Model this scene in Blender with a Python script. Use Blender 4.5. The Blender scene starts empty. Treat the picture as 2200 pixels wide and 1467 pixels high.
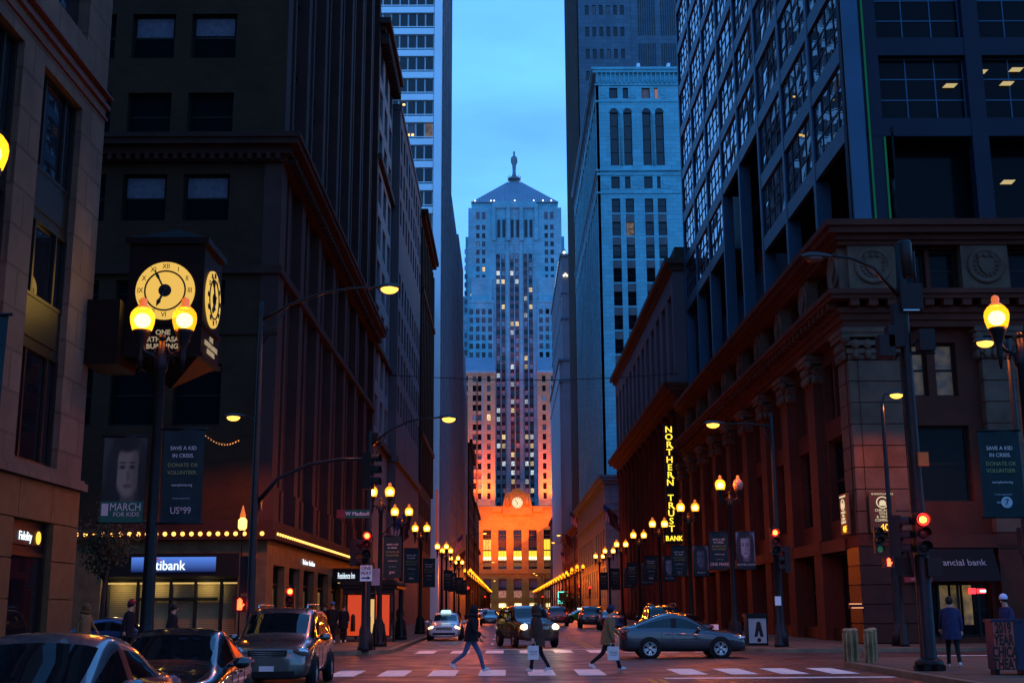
import bpy, bmesh, math, random
from mathutils import Vector, Matrix, Euler
S = bpy.context.scene; COL = S.collection; R = math.radians; PI = math.pi
rnd = random.Random(7)

# ------------------------------------------------------------------ camera, sky, sun, exposure
cam_d = bpy.data.cameras.new('camera'); cam = bpy.data.objects.new('camera', cam_d); COL.objects.link(cam)
cam_d.sensor_width = 36; cam_d.lens = 43.36; cam_d.clip_end = 3000; cam_d.clip_start = .1
cam.location = (0, 0, 1.75)
cam.rotation_mode = 'QUATERNION'
cam.rotation_quaternion = (Euler((0, 0, R(-.317))).to_quaternion() @ Euler((R(90 + 12.13), 0, 0)).to_quaternion()
                           @ Euler((0, 0, R(-.32))).to_quaternion())
S.camera = cam
S.view_settings.view_transform = 'Standard'; S.view_settings.look = 'None'
S.view_settings.exposure = 2; S.view_settings.gamma = 1
SUN_EL, SUN_AZ = 5.0, 48.0     # dusk: a low sun ahead to the right, hidden by buildings
W = bpy.data.worlds.new('World'); S.world = W; W.use_nodes = True
wn = W.node_tree.nodes; wl = W.node_tree.links
sky = wn.new('ShaderNodeTexSky'); sky.sky_type = 'NISHITA'; sky.sun_disc = False
sky.sun_elevation = R(SUN_EL); sky.sun_rotation = R(SUN_AZ); sky.ozone_density = 5; sky.air_density = 1.2; sky.dust_density = .4
tint = wn.new('ShaderNodeMix'); tint.data_type = 'RGBA'; tint.blend_type = 'MULTIPLY'; tint.inputs[0].default_value = 1
SKY_TINT = (1.35, 1.25, 1.65, 1); SKY_STRENGTH = .13
tint.inputs[7].default_value = SKY_TINT
tc = wn.new('ShaderNodeTexCoord'); mp = wn.new('ShaderNodeMapping'); mp.inputs['Scale'].default_value = (1.2, 1.2, 4)
nz = wn.new('ShaderNodeTexNoise'); nz.inputs['Scale'].default_value = 3.4; nz.inputs['Detail'].default_value = 5; nz.inputs['Roughness'].default_value = .5
cr = wn.new('ShaderNodeMapRange'); cr.inputs[1].default_value = .35; cr.inputs[2].default_value = .7; cr.inputs[3].default_value = .84; cr.inputs[4].default_value = 1.18
cl = wn.new('ShaderNodeMix'); cl.data_type = 'RGBA'; cl.blend_type = 'MULTIPLY'; cl.inputs[0].default_value = 1
bg = wn['Background']; bg.inputs[1].default_value = SKY_STRENGTH
cloud = wn.new('ShaderNodeMix'); cloud.data_type = 'RGBA'; cloud.inputs[0].default_value = .6     # thin even cloud over the dusk sky
cloud.inputs[7].default_value = (.33, 1.25, 3.1, 1)
wl.new(sky.outputs[0], tint.inputs[6]); wl.new(tint.outputs[2], cloud.inputs[6]); wl.new(tc.outputs['Generated'], mp.inputs[0]); wl.new(mp.outputs[0], nz.inputs[0])
wl.new(nz.outputs[0], cr.inputs[0]); wl.new(cloud.outputs[2], cl.inputs[6]); wl.new(cr.outputs[0], cl.inputs[7]); wl.new(cl.outputs[2], bg.inputs[0])
sun_d = bpy.data.lights.new('sun', 'SUN'); sun_d.energy = .02; sun_d.angle = R(25); sun_d.color = (.55, .8, 1)
sun = bpy.data.objects.new('sun', sun_d); COL.objects.link(sun); sun.location = (0, -50, 200)
_a = R(SUN_AZ); _d = Vector((math.sin(_a) * math.cos(R(SUN_EL)), math.cos(_a) * math.cos(R(SUN_EL)), math.sin(R(SUN_EL))))
sun.rotation_mode = 'QUATERNION'; sun.rotation_quaternion = _d.to_track_quat('Z', 'Y')
S.cycles.use_denoising = True; S.cycles.max_bounces = 6; S.cycles.diffuse_bounces = 3; S.cycles.glossy_bounces = 4
S.cycles.sample_clamp_indirect = 4; S.cycles.use_light_tree = True; S.cycles.caustics_reflective = False; S.cycles.caustics_refractive = False
S.cycles.transparent_max_bounces = 12

# ------------------------------------------------------------------ materials
M = {}
def _new(name):
    m = bpy.data.materials.new(name); m.use_nodes = True; M[name] = m
    return m, m.node_tree.nodes, m.node_tree.links, m.node_tree.nodes['Principled BSDF']
def mat(name, col, rough=.7, metal=0, var=.25, scale=.6, bump=.15, bscale=14, brick=None, spec=.15, coat=0, rvar=0):
    m, n, l, p = _new(name)
    p.inputs['Roughness'].default_value = rough; p.inputs['Metallic'].default_value = metal
    p.inputs['Specular IOR Level'].default_value = spec; p.inputs['Coat Weight'].default_value = coat
    g = n.new('ShaderNodeTexCoord'); no = n.new('ShaderNodeTexNoise'); no.inputs['Scale'].default_value = scale; no.inputs['Detail'].default_value = 6
    no.inputs['Roughness'].default_value = .65
    l.new(g.outputs['Object'], no.inputs[0])
    mx = n.new('ShaderNodeMix'); mx.data_type = 'RGBA'
    mr = n.new('ShaderNodeMapRange'); mr.inputs[1].default_value = .3; mr.inputs[2].default_value = .7
    l.new(no.outputs[0], mr.inputs[0]); l.new(mr.outputs[0], mx.inputs[0])
    c = Vector(col); mx.inputs[6].default_value = (*(c * (1 - var)), 1); mx.inputs[7].default_value = (*(c * (1 + var)), 1)
    out = mx.outputs[2]; hgt = None
    if bump:
        n2 = n.new('ShaderNodeTexNoise'); n2.inputs['Scale'].default_value = bscale; n2.inputs['Detail'].default_value = 4
        l.new(g.outputs['Object'], n2.inputs[0]); hgt = n2.outputs[0]
        bp = n.new('ShaderNodeBump'); bp.inputs['Strength'].default_value = bump; bp.inputs['Distance'].default_value = .02
        l.new(bp.outputs[0], p.inputs['Normal'])
    if brick:
        ge = n.new('ShaderNodeNewGeometry'); sx = n.new('ShaderNodeSeparateXYZ'); ad = n.new('ShaderNodeMath'); cb = n.new('ShaderNodeCombineXYZ')
        l.new(ge.outputs['Position'], sx.inputs[0]); l.new(sx.outputs[0], ad.inputs[0]); l.new(sx.outputs[1], ad.inputs[1])
        l.new(ad.outputs[0], cb.inputs[0]); l.new(sx.outputs[2], cb.inputs[1])
        bt = n.new('ShaderNodeTexBrick'); bt.inputs['Scale'].default_value = 1; bt.inputs['Brick Width'].default_value = brick[0]; bt.inputs['Row Height'].default_value = brick[1]
        bt.inputs['Mortar Size'].default_value = brick[1] * .05; bt.inputs['Mortar Smooth'].default_value = .3
        bt.inputs['Color1'].default_value = (1, 1, 1, 1); bt.inputs['Color2'].default_value = (.82, .82, .82, 1); bt.inputs['Mortar'].default_value = (.62, .62, .62, 1)
        l.new(cb.outputs[0], bt.inputs[0])
        m2 = n.new('ShaderNodeMix'); m2.data_type = 'RGBA'; m2.blend_type = 'MULTIPLY'; m2.inputs[0].default_value = 1
        l.new(out, m2.inputs[6]); l.new(bt.outputs[0], m2.inputs[7]); out = m2.outputs[2]
    if bump: l.new(hgt, bp.inputs['Height'])
    l.new(out, p.inputs['Base Color'])
    if rvar:
        r2 = n.new('ShaderNodeMapRange'); r2.inputs[1].default_value = .3; r2.inputs[2].default_value = .7
        r2.inputs[3].default_value = rough - rvar; r2.inputs[4].default_value = rough + rvar
        n3 = n.new('ShaderNodeTexNoise'); n3.inputs['Scale'].default_value = scale * 2.3; n3.inputs['Detail'].default_value = 5
        l.new(g.outputs['Object'], n3.inputs[0]); l.new(n3.outputs[0], r2.inputs[0]); l.new(r2.outputs[0], p.inputs['Roughness'])
    return m
def emis(name, col, st, base=(.02, .02, .02), sample='NONE', rand=0):
    m, n, l, p = _new(name)
    p.inputs['Base Color'].default_value = (*base, 1); p.inputs['Roughness'].default_value = .4
    p.inputs['Emission Color'].default_value = (*col, 1); st *= EM; p.inputs['Emission Strength'].default_value = st
    if rand:
        oi = n.new('ShaderNodeObjectInfo'); mr = n.new('ShaderNodeMapRange'); mr.inputs[3].default_value = st * (1 - rand); mr.inputs[4].default_value = st * (1 + rand)
        tcn = n.new('ShaderNodeTexCoord'); no = n.new('ShaderNodeTexNoise'); no.inputs['Scale'].default_value = 2.6; no.noise_dimensions = '4D'
        mu = n.new('ShaderNodeMath'); mu.operation = 'MULTIPLY'; mu2 = n.new('ShaderNodeMapRange'); mu2.inputs[1].default_value = .3; mu2.inputs[2].default_value = .7; mu2.inputs[3].default_value = .25; mu2.inputs[4].default_value = 1.5
        w4 = n.new('ShaderNodeMath'); w4.operation = 'MULTIPLY'; w4.inputs[1].default_value = 40
        l.new(oi.outputs['Random'], w4.inputs[0]); l.new(w4.outputs[0], no.inputs['W'])
        l.new(oi.outputs['Random'], mr.inputs[0]); l.new(tcn.outputs['Object'], no.inputs['Vector']); l.new(no.outputs[0], mu2.inputs[0])
        l.new(mr.outputs[0], mu.inputs[0]); l.new(mu2.outputs[0], mu.inputs[1]); l.new(mu.outputs[0], p.inputs['Emission Strength'])
    m.cycles.emission_sampling = sample
    return m
def glassm(name, base, rough=.03, ior=1.5, bump=0, bscale=.5):
    m, n, l, p = _new(name)
    p.inputs['Base Color'].default_value = (*base, 1); p.inputs['Roughness'].default_value = rough; p.inputs['IOR'].default_value = ior
    if bump:
        g = n.new('ShaderNodeTexCoord'); no = n.new('ShaderNodeTexNoise'); no.inputs['Scale'].default_value = bscale; no.inputs['Detail'].default_value = 1
        bp = n.new('ShaderNodeBump'); bp.inputs['Strength'].default_value = bump; bp.inputs['Distance'].default_value = .05
        l.new(g.outputs['Object'], no.inputs[0]); l.new(no.outputs[0], bp.inputs['Height']); l.new(bp.outputs[0], p.inputs['Normal'])
    return m
def paint(name, col, metal=.5, rough=.28):
    m, n, l, p = _new(name)
    p.inputs['Base Color'].default_value = (*col, 1); p.inputs['Metallic'].default_value = metal; p.inputs['Roughness'].default_value = rough
    p.inputs['Coat Weight'].default_value = 1; p.inputs['Coat Roughness'].default_value = .03
    return m

EM = .25     # emission strengths below are given for exposure 0
mat('asphalt', (.024, .021, .017), .46, var=.35, scale=.35, bump=.35, bscale=40, rvar=.16, spec=.5)
mat('asphalt_patch', (.017, .015, .012), .4, var=.3, scale=.8, bump=.35, bscale=40, rvar=.12, spec=.5)
mat('ground', (.05, .05, .05), .9)
mat('concrete', (.1, .075, .05), .75, var=.3, scale=.9, bump=.25, bscale=25, rvar=.15)
mat('kerbstone', (.16, .12, .075), .7, var=.3, scale=1.5)
mat('road_white', (.74, .68, .58), .6, var=.25, scale=2.5, bump=.2, bscale=40)
mat('road_yellow', (.42, .27, .03), .55, var=.4, scale=2.5, bump=.2, bscale=40)
mat('iron', (.012, .012, .013), .4, metal=.3, var=.3, scale=4, bump=.1, bscale=30)
mat('pole_grey', (.022, .021, .022), .4, metal=.4, var=.2, scale=3)
mat('black_plastic', (.01, .01, .011), .45, var=.1, bump=0)
mat('steel', (.4, .4, .41), .3, metal=1, var=.15, bump=0)
mat('chrome', (.75, .75, .76), .12, metal=1, var=.05, bump=0)
mat('limestone', (.14, .078, .052), .8, var=.3, scale=.5, bump=.25, bscale=9, brick=(1.37, .95))
mat('granite_tan', (.085, .055, .026), .55, var=.25, scale=2, bump=.2, bscale=30)
mat('bronze', (.018, .014, .012), .45, metal=.4, var=.2)
mat('moulding_red', (.12, .035, .03), .6)
mat('brown_brick', (.04, .017, .008), .85, var=.25, scale=.4, brick=(.45, .15), bump=.3)
mat('brown_stone', (.036, .012, .009), .8, var=.3, scale=.6, bump=.3, bscale=8)
mat('brown_pier', (.045, .018, .015), .75, var=.3, scale=.5, bump=.3, bscale=8)
mat('store_stone', (.11, .07, .035), .6, var=.35, scale=1.8, bump=.3, bscale=10)
mat('pale_terracotta', (.2, .2, .22), .7, var=.2, scale=.4)
mat('grey_stone', (.1, .09, .1), .75, var=.15, scale=.3)
mat('dark_stone', (.06, .04, .032), .8, var=.3, scale=.3)
mat('dark_brick', (.035, .018, .01), .85, var=.3, scale=.4)
mat('white_metal', (.7, .8, .84), .35, metal=.25, var=.06, scale=.12, bump=0)
mat('blue_stone', (.2, .21, .24), .7, var=.15, scale=.2)
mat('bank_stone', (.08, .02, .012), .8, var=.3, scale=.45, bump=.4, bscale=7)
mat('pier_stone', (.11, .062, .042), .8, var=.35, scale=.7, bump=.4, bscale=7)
mat('bank_granite', (.04, .014, .009), .4, var=.3, scale=2)
mat('black_steel', (.012, .012, .026), .5, metal=0, var=.15, scale=.3, bump=0)
mat('steel_face', (.04, .075, .12), .4, metal=.4, var=.15, scale=.3, bump=0)
mat('green_fin', (.02, .2, .04), .4, var=.1)
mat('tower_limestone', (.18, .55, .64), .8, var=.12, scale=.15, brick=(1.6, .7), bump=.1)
mat('slab_granite', (.11, .17, .22), .6, var=.12, scale=.2, brick=(1.9, .95), bump=.1)
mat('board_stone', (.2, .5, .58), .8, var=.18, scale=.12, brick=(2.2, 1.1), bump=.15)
mat('base_stone_flood_tint', (.4, .26, .05), .8, var=.2, scale=.15, brick=(2.2, 1.1), bump=.2)  # same limestone as the tower, with the floodlights' orange put into its colour
mat('wing_stone_flood_tint', (.38, .36, .2), .8, var=.18, scale=.12, brick=(2.2, 1.1), bump=.15)  # tower limestone again, part of the floodlights' warm cast painted in
mat('spandrel', (.03, .035, .045), .5, var=.2)
mat('spandrel_grey', (.12, .13, .14), .5, var=.2)
mat('roof_metal', (.2, .27, .34), .5, metal=.3, var=.1, scale=.2, bump=0)
mat('statue_metal', (.16, .2, .22), .5, metal=.5)
mat('foliage', (.03, .04, .02), .7)
mat('bark', (.04, .03, .025), .9)
glassm('glass_dark', (.006, .007, .009), .06, 1.5)
glassm('glass_dim', (.006, .006, .008), .1, 1.16)
mat('awning_black', (.008, .008, .009), .85, var=.2, bump=.1)
glassm('glass_mirror', (.01, .014, .02), .015, 2.1, bump=.06, bscale=.35)
glassm('glass_near', (.008, .008, .011), .02, 2.2)
mat('blind_blue', (.42, .45, .5), .8, var=.1, bump=0)
mat('blind_dim', (.14, .14, .17), .8, var=.2, bump=0)
emis('lit_warm', (1, .72, .36), .75, rand=.55)
emis('lit_white', (.85, .92, 1), .62, rand=.5)
emis('lit_yellow', (1, .66, .12), .85, rand=.25)
emis('lit_dim', (1, .6, .25), .1, rand=.5)
emis('lit_office', (.9, .62, .22), .035, rand=.4)
glassm('car_glass', (.004, .005, .006), .02, 1.5)
mat('rubber', (.012, .012, .012), .8, var=.2, bump=0)
mat('skin', (.42, .24, .17), .6, var=.1, bump=0)

# ------------------------------------------------------------------ mesh helpers
class MB:
    def __init__(s): s.v = []; s.f = []; s.mi = []; s.sm = []; s.cur = 0
    def face(s, pts, smooth=False):
        b = len(s.v); s.v += [tuple(p) for p in pts]; s.f.append(tuple(range(b, b + len(pts)))); s.mi.append(s.cur); s.sm.append(smooth); return s
    def grid(s, rows, close=False, smooth=True):
        b = len(s.v); n = len(rows[0])
        for r in rows: s.v += [tuple(p) for p in r]
        for i in range(len(rows) - 1):
            for j in range(n if close else n - 1):
                k = (j + 1) % n
                s.f.append((b + i * n + j, b + i * n + k, b + (i + 1) * n + k, b + (i + 1) * n + j)); s.mi.append(s.cur); s.sm.append(smooth)
        return s
    def box(s, x0, x1, y0, y1, z0, z1, rz=0, c=None):
        x0, x1 = min(x0, x1), max(x0, x1); y0, y1 = min(y0, y1), max(y0, y1); z0, z1 = min(z0, z1), max(z0, z1)
        b = len(s.v)
        p = [(x, y, z) for z in (z0, z1) for x, y in ((x0, y0), (x1, y0), (x1, y1), (x0, y1))]
        if rz:
            cx, cy = c or ((x0 + x1) / 2, (y0 + y1) / 2); ca, sa = math.cos(rz), math.sin(rz)
            p = [(cx + (x - cx) * ca - (y - cy) * sa, cy + (x - cx) * sa + (y - cy) * ca, z) for x, y, z in p]
        s.v += p
        for q in ((3, 2, 1, 0), (4, 5, 6, 7), (0, 1, 5, 4), (1, 2, 6, 5), (2, 3, 7, 6), (3, 0, 4, 7)):
            s.f.append(tuple(b + i for i in q)); s.mi.append(s.cur); s.sm.append(False)
        return s
    def lathe(s, prof, c=(0, 0, 0), n=12, axis='z', smooth=True, caps=True):
        rows = []
        for r, h in prof:
            ring = []
            for k in range(n):
                a = 2 * PI * k / n; u, w = r * math.cos(a), r * math.sin(a)
                p = (u, w, h) if axis == 'z' else ((u, h, w) if axis == 'y' else (h, u, w))
                ring.append((c[0] + p[0], c[1] + p[1], c[2] + p[2]))
            if axis == 'y': ring.reverse()
            rows.append(ring)
        s.grid(rows, True, smooth)
        if caps:
            if prof[0][0] > 1e-4: s.face(list(reversed(rows[0])))
            if prof[-1][0] > 1e-4: s.face(rows[-1])
        return s
    def tube(s, pts, r, n=8, smooth=True):
        pts = [Vector(p) for p in pts]; rr = r if isinstance(r, (list, tuple)) else [r] * len(pts)
        rows = []; ref = None
        for i, p in enumerate(pts):
            t = (pts[min(i + 1, len(pts) - 1)] - pts[max(i - 1, 0)]).normalized()
            if ref is None: ref = Vector((0, 0, 1)) if abs(t.z) < .9 else Vector((1, 0, 0))
            a = t.cross(ref).normalized(); b = a.cross(t).normalized(); ref = b
            rows.append([p + (a * math.cos(2 * PI * k / n) + b * math.sin(2 * PI * k / n)) * rr[i] for k in range(n)])
        s.grid(rows, True, smooth); s.face(list(reversed(rows[0]))); s.face(rows[-1]); return s
    def ball(s, c, r, n=12, m=8):
        rx, ry, rz = r if isinstance(r, (list, tuple)) else (r, r, r); rows = []
        for i in range(m + 1):
            th = -PI / 2 + PI * i / m; q = max(math.cos(th), 1e-3)
            rows.append([(c[0] + rx * q * math.cos(2 * PI * k / n), c[1] + ry * q * math.sin(2 * PI * k / n), c[2] + rz * math.sin(th)) for k in range(n)])
        return s.grid(rows, True, True)
    def prism(s, poly, a, b, axis='x'):
        f = {'x': lambda h, u, v: (h, u, v), 'y': lambda h, u, v: (u, h, v), 'z': lambda h, u, v: (u, v, h)}[axis]
        A = [f(a, u, v) for u, v in poly]; B = [f(b, u, v) for u, v in poly]; n = len(poly)
        s.face(A); s.face(list(reversed(B)))
        for i in range(n): s.face([A[i], B[i], B[(i + 1) % n], A[(i + 1) % n]])
        return s
    def mesh(s, name, mats):
        me = bpy.data.meshes.new(name); me.from_pydata(s.v, [], s.f)
        for m in (mats if isinstance(mats, (list, tuple)) else [mats]): me.materials.append(M[m])
        me.polygons.foreach_set('material_index', s.mi); me.polygons.foreach_set('use_smooth', s.sm)
        bm = bmesh.new(); bm.from_mesh(me); bmesh.ops.remove_doubles(bm, verts=bm.verts, dist=1e-5) if any(s.sm) else None
        bmesh.ops.recalc_face_normals(bm, faces=bm.faces); bm.to_mesh(me); bm.free(); me.update()
        return me
    def build(s, name, mats, parent=None, world=False, loc=None):
        return obj(name, s.mesh(name, mats), parent, world, loc)
def obj(name, me, parent=None, world=False, loc=None, rot=None):
    o = bpy.data.objects.new(name, me); COL.objects.link(o)
    if parent: o.parent = parent
    if world and parent:
        p = Vector(parent.location); q = parent.parent
        while q: p = p + q.location; q = q.parent
        o.location = (Vector(loc) if loc else Vector()) - p
    elif loc: o.location = loc
    if rot: o.rotation_euler = rot
    return o
def tag(o, label=None, cat=None, group=None, kind=None):
    if label: o['label'] = label
    if cat: o['category'] = cat
    if group: o['group'] = group
    if kind: o['kind'] = kind
    return o
def thing(name, label, cat, loc=(0, 0, 0), rz=0, group=None):
    o = bpy.data.objects.new(name, None); COL.objects.link(o); o.location = loc; o.rotation_euler = (0, 0, rz)
    o.empty_display_size = .3
    return tag(o, label, cat, group)
def dup(o, loc=None, rz=None, label=None, parent=None, scale=None):
    c = o.copy(); COL.objects.link(c)
    if parent: c.parent = parent
    if loc is not None: c.location = loc
    if rz is not None: c.rotation_euler = (0, 0, rz)
    if scale: c.scale = (scale,) * 3
    if label: c['label'] = label
    for ch in list(o.children): dup(ch, parent=c)
    return c
_texts = {}
def text(s, size, parent, loc, rot, m, name='lettering', align='CENTER', ext=.006, world=False, sx=1, space=1, bold=0):
    cu = bpy.data.curves.new('t', 'FONT'); cu.body = s; cu.size = size; cu.align_x = align; cu.align_y = 'CENTER'; cu.extrude = ext; cu.space_character = space; cu.resolution_u = 3; cu.offset = bold
    t = bpy.data.objects.new('t', cu)
    me = bpy.data.meshes.new_from_object(t); me.name = name; bpy.data.objects.remove(t); bpy.data.curves.remove(cu)
    me.materials.clear(); me.materials.append(M[m])
    if sx != 1: me.transform(Matrix.Diagonal((sx, 1, 1, 1)))
    return obj(name, me, parent, world, loc, rot)
FN = (PI / 2, 0, 0)              # text facing the camera (-Y)
FE = (PI / 2, 0, PI / 2)         # text facing +X
FW = (PI / 2, 0, -PI / 2)        # text facing -X
TMP = bpy.data.scenes.new('tmp')
def evaluated(me, setup):
    o = bpy.data.objects.new('tmp', me); TMP.collection.objects.link(o); setup(o)
    with bpy.context.temp_override(scene=TMP, view_layer=TMP.view_layers[0]):
        dg = bpy.context.evaluated_depsgraph_get()
        r = bpy.data.meshes.new_from_object(o.evaluated_get(dg), depsgraph=dg)
    bpy.data.objects.remove(o); return r

# ------------------------------------------------------------------ facades
def wall(mb, O, U, N, holes, w, h, depth=.3, sub=None):
    O, U, N = Vector(O), Vector(U), Vector(N); Z = Vector((0, 0, 1))
    us = sorted({0, w, *[round(x, 3) for q in holes for x in q[:2]]}); vs = sorted({0, h, *[round(x, 3) for q in holes for x in q[2:4]]})
    us = [u for u in us if -1e-6 <= u <= w + 1e-6]; vs = [v for v in vs if -1e-6 <= v <= h + 1e-6]
    P = lambda u, v, d=0: O + U * u + Z * v - N * d
    cells = set()
    for q in holes:
        q = [round(x, 3) for x in q[:4]]
        for i in range(len(us) - 1):
            if q[0] - 1e-6 <= us[i] and us[i + 1] <= q[1] + 1e-6:
                for j in range(len(vs) - 1):
                    if q[2] - 1e-6 <= vs[j] and vs[j + 1] <= q[3] + 1e-6: cells.add((i, j))
        a, b, c, d = q
        mb.face([P(a, c), P(b, c), P(b, c, depth), P(a, c, depth)]); mb.face([P(a, d), P(a, d, depth), P(b, d, depth), P(b, d)])
        mb.face([P(a, c), P(a, c, depth), P(a, d, depth), P(a, d)]); mb.face([P(b, c), P(b, d), P(b, d, depth), P(b, c, depth)])
    for j in range(len(vs) - 1):
        i = 0
        while i < len(us) - 1:
            if (i, j) in cells: i += 1; continue
            k = i
            while k < len(us) - 1 and (k, j) not in cells: k += 1
            mb.face([P(us[i], vs[j]), P(us[k], vs[j]), P(us[k], vs[j + 1]), P(us[i], vs[j + 1])]); i = k
_wm = {}
def window_mesh(w, h, m, cols=1, rows=2, fw=.06, fm='bronze', wav=0, arch=False):
    key = (round(w, 2), round(h, 2), m, cols, rows, fw, fm, wav)
    if key in _wm: return _wm[key]
    b = MB(); b.cur = 1
    b.box(0, w, -.05, .03, 0, fw).box(0, w, -.05, .03, h - fw, h).box(0, fw, -.05, .03, fw, h - fw).box(w - fw, w, -.05, .03, fw, h - fw)
    for i in range(1, cols): b.box(w * i / cols - fw / 2, w * i / cols + fw / 2, -.04, .02, fw, h - fw)
    for j in range(1, rows): b.box(fw, w - fw, -.035, .015, h * j / rows - fw / 2, h * j / rows + fw / 2)
    b.cur = 0
    r = random.Random(len(_wm))
    for i in range(cols):
        for j in range(rows):
            d = [r.uniform(-wav, wav) for _ in range(4)]
            b.face([(w * i / cols, d[0], h * j / rows), (w * (i + 1) / cols, d[1], h * j / rows), (w * (i + 1) / cols, d[2], h * (j + 1) / rows), (w * i / cols, d[3], h * (j + 1) / rows)])
    _wm[key] = b.mesh('window', [m, fm]); return _wm[key]
def windows(parent, O, U, N, holes, depth, pick, cap=[300], **kw):
    """one window object per hole; past the limit the rest go into one part"""
    O, U, N = Vector(O), Vector(U), Vector(N); ang = math.atan2(N.x, -N.y); k = parent.get('_nw', 0); rest = None
    for q in holes:
        w, h = q[1] - q[0], q[3] - q[2]; m = pick(q)
        p = O + U * q[0] - N * depth + Vector((0, 0, q[2]))
        if Vector((math.cos(ang), math.sin(ang), 0)).dot(U) < 0: p = p + U * w
        if k < 295:
            obj('window', window_mesh(w, h, m, **kw), parent, True, p, (0, 0, ang))
        else:
            if rest is None: rest = (MB(), {})
            mb, mi = rest; mb.cur = mi.setdefault(m, len(mi)); ux = Vector((math.cos(ang), math.sin(ang), 0))
            mb.face([p, p + ux * w, p + ux * w + Vector((0, 0, h)), p + Vector((0, 0, h))])
        k += 1
    parent['_nw'] = k
    if rest: tag(rest[0].build('upper_windows', list(rest[1]), parent, True), kind='stuff')
def hgrid(us, vs, w, h): return [(u, u + w, v, v + h) for v in vs for u in us]
def frange(a, b, s):
    r = []
    while a < b - 1e-6: r.append(a); a += s
    return r
def shell(mb, x0, x1, y0, y1, z0, z1, skip=''):
    """box walls without the faces that a facade replaces: w/e = x0/x1 side, n/s = y0/y1 side"""
    if 'w' not in skip: mb.face([(x0, y1, z0), (x0, y0, z0), (x0, y0, z1), (x0, y1, z1)])
    if 'e' not in skip: mb.face([(x1, y0, z0), (x1, y1, z0), (x1, y1, z1), (x1, y0, z1)])
    if 'n' not in skip: mb.face([(x0, y0, z0), (x1, y0, z0), (x1, y0, z1), (x0, y0, z1)])
    if 's' not in skip: mb.face([(x1, y1, z0), (x0, y1, z0), (x0, y1, z1), (x1, y1, z1)])
    mb.face([(x0, y0, z1), (x1, y0, z1), (x1, y1, z1), (x0, y1, z1)])
def choose(**w):
    ks = list(w); ws = list(w.values())
    return lambda q: rnd.choices(ks, ws)[0]

# ------------------------------------------------------------------ ground, streets, pavements
tag(MB().box(-700, 700, -300, 1200, -.6, -.03).build('ground', 'ground'), kind='structure')
road = tag(MB().box(-9.5, 13, -60, 436, -.03, 0).build('road', 'asphalt'), kind='structure')
tag(MB().box(-200, -9.5, 36, 50, -.03, 0).box(13, 200, 36, 50, -.03, 0).build('cross_street', 'asphalt'), kind='structure')
MB().box(-2.2, .8, 40, 47, 0, .003).box(4.6, 7.9, 12, 32.6, 0, .003).box(-3.2, -1.2, 55, 90, 0, .003).build('asphalt_patch', 'asphalt_patch', road)
_st = MB().box(-.36, .36, -1.5, 1.5, .004, .008).mesh('crosswalk_stripe', 'road_white')
for k in range(11):
    x = -4.35 + 1.32 * k
    if k not in (6,): obj('crosswalk_stripe', _st, road, True, (x, 34.7, 0))
for k in range(9): obj('crosswalk_stripe', _st, road, True, (-3.2 + 1.36 * k, 50.6, 0))
MB().box(3.9, 9.6, 31.35, 31.75, .004, .008).build('stop_line', 'road_white', road)
MB().box(-4.3, 8.8, 53.1, 53.4, .004, .008).build('stop_line', 'road_white', road)
MB().box(14.5, 22, 44.1, 44.5, .004, .008).build('lane_line', 'road_white', road)
for x in (3.42, 3.68):
    MB().box(x, x + .12, 54, 160, .004, .008).box(x, x + .12, 5, 31.2, .004, .008).build('centre_line', 'road_yellow', road)
for y in frange(60, 150, 9): MB().box(-.75, -.63, y, y + 3, .004, .008).build('lane_dash', 'road_white', road)
for x, y in ((1.6, 42.6), (6.4, 38.2), (-2.6, 58)):
    MB().lathe([(.36, .002), (.36, .007)], (x, y, 0), 20, smooth=False).build('manhole_cover', 'iron', road)

rk = random.Random(11)
for k in range(9):
    x, y = rk.uniform(-5.5, 8), rk.uniform(28, 60); rows = []; a = rk.choice([0, 1.57]) + rk.uniform(-.3, .3)
    for i in range(14):
        x += .45 * math.cos(a) + rk.uniform(-.08, .08); y += .45 * math.sin(a) + rk.uniform(-.08, .08); rows.append([(x - .025 * math.sin(a), y + .025 * math.cos(a), .0045), (x + .025 * math.sin(a), y - .025 * math.cos(a), .0045)])
    MB().grid(rows, smooth=False).build('sealed_crack', 'black_plastic', road)
def arc(cx, cy, r, a0, a1, n=7): return [(cx + r * math.cos(R(a0 + (a1 - a0) * i / n)), cy + r * math.sin(R(a0 + (a1 - a0) * i / n))) for i in range(n + 1)]
def pavement(poly, edge, side):
    p = MB().prism(poly, -.02, .144, 'z').build('pavement', 'concrete'); tag(p, kind='structure')
    rows = []
    for i, (x, y) in enumerate(edge):
        a = Vector(edge[max(i - 1, 0)]); b = Vector(edge[min(i + 1, len(edge) - 1)]); t = (b - a).normalized(); nn = Vector((-t.y, t.x)) * side
        o = Vector((x, y)) - nn * .02; q = o + nn * .2
        rows.append([(o.x, o.y, -.01), (o.x, o.y, .15), (q.x, q.y, .152), (q.x, q.y, .1)])
    MB().grid(rows, smooth=False).build('kerb', 'kerbstone', p)
    return p
e = [(9.8, -40)] + arc(12.8, 36.5, 3, 180, 90) + [(60, 39.5)]; pv_nr = pavement(e + [(60, -40)], e, -1)
e = [(-6.15, -40)] + arc(-9.15, 36.5, 3, 0, 90) + [(-60, 39.5)]; pv_nl = pavement(e + [(-60, -40)], e, 1)
e = [(-60, 48.3)] + arc(-6.5, 50.3, 2, 270, 360) + [(-4.5, 430)]; pv_fl = pavement(e + [(-60, 430)], e, 1)
e = [(60, 48.3)] + arc(11, 50.3, 2, 270, 180) + [(9, 430)]; pv_fr = pavement(e + [(60, 430)], e, -1)
_sl = MB().box(-.74, .74, -.74, .74, .1, .15).mesh('paving_slab', 'concrete')
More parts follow.
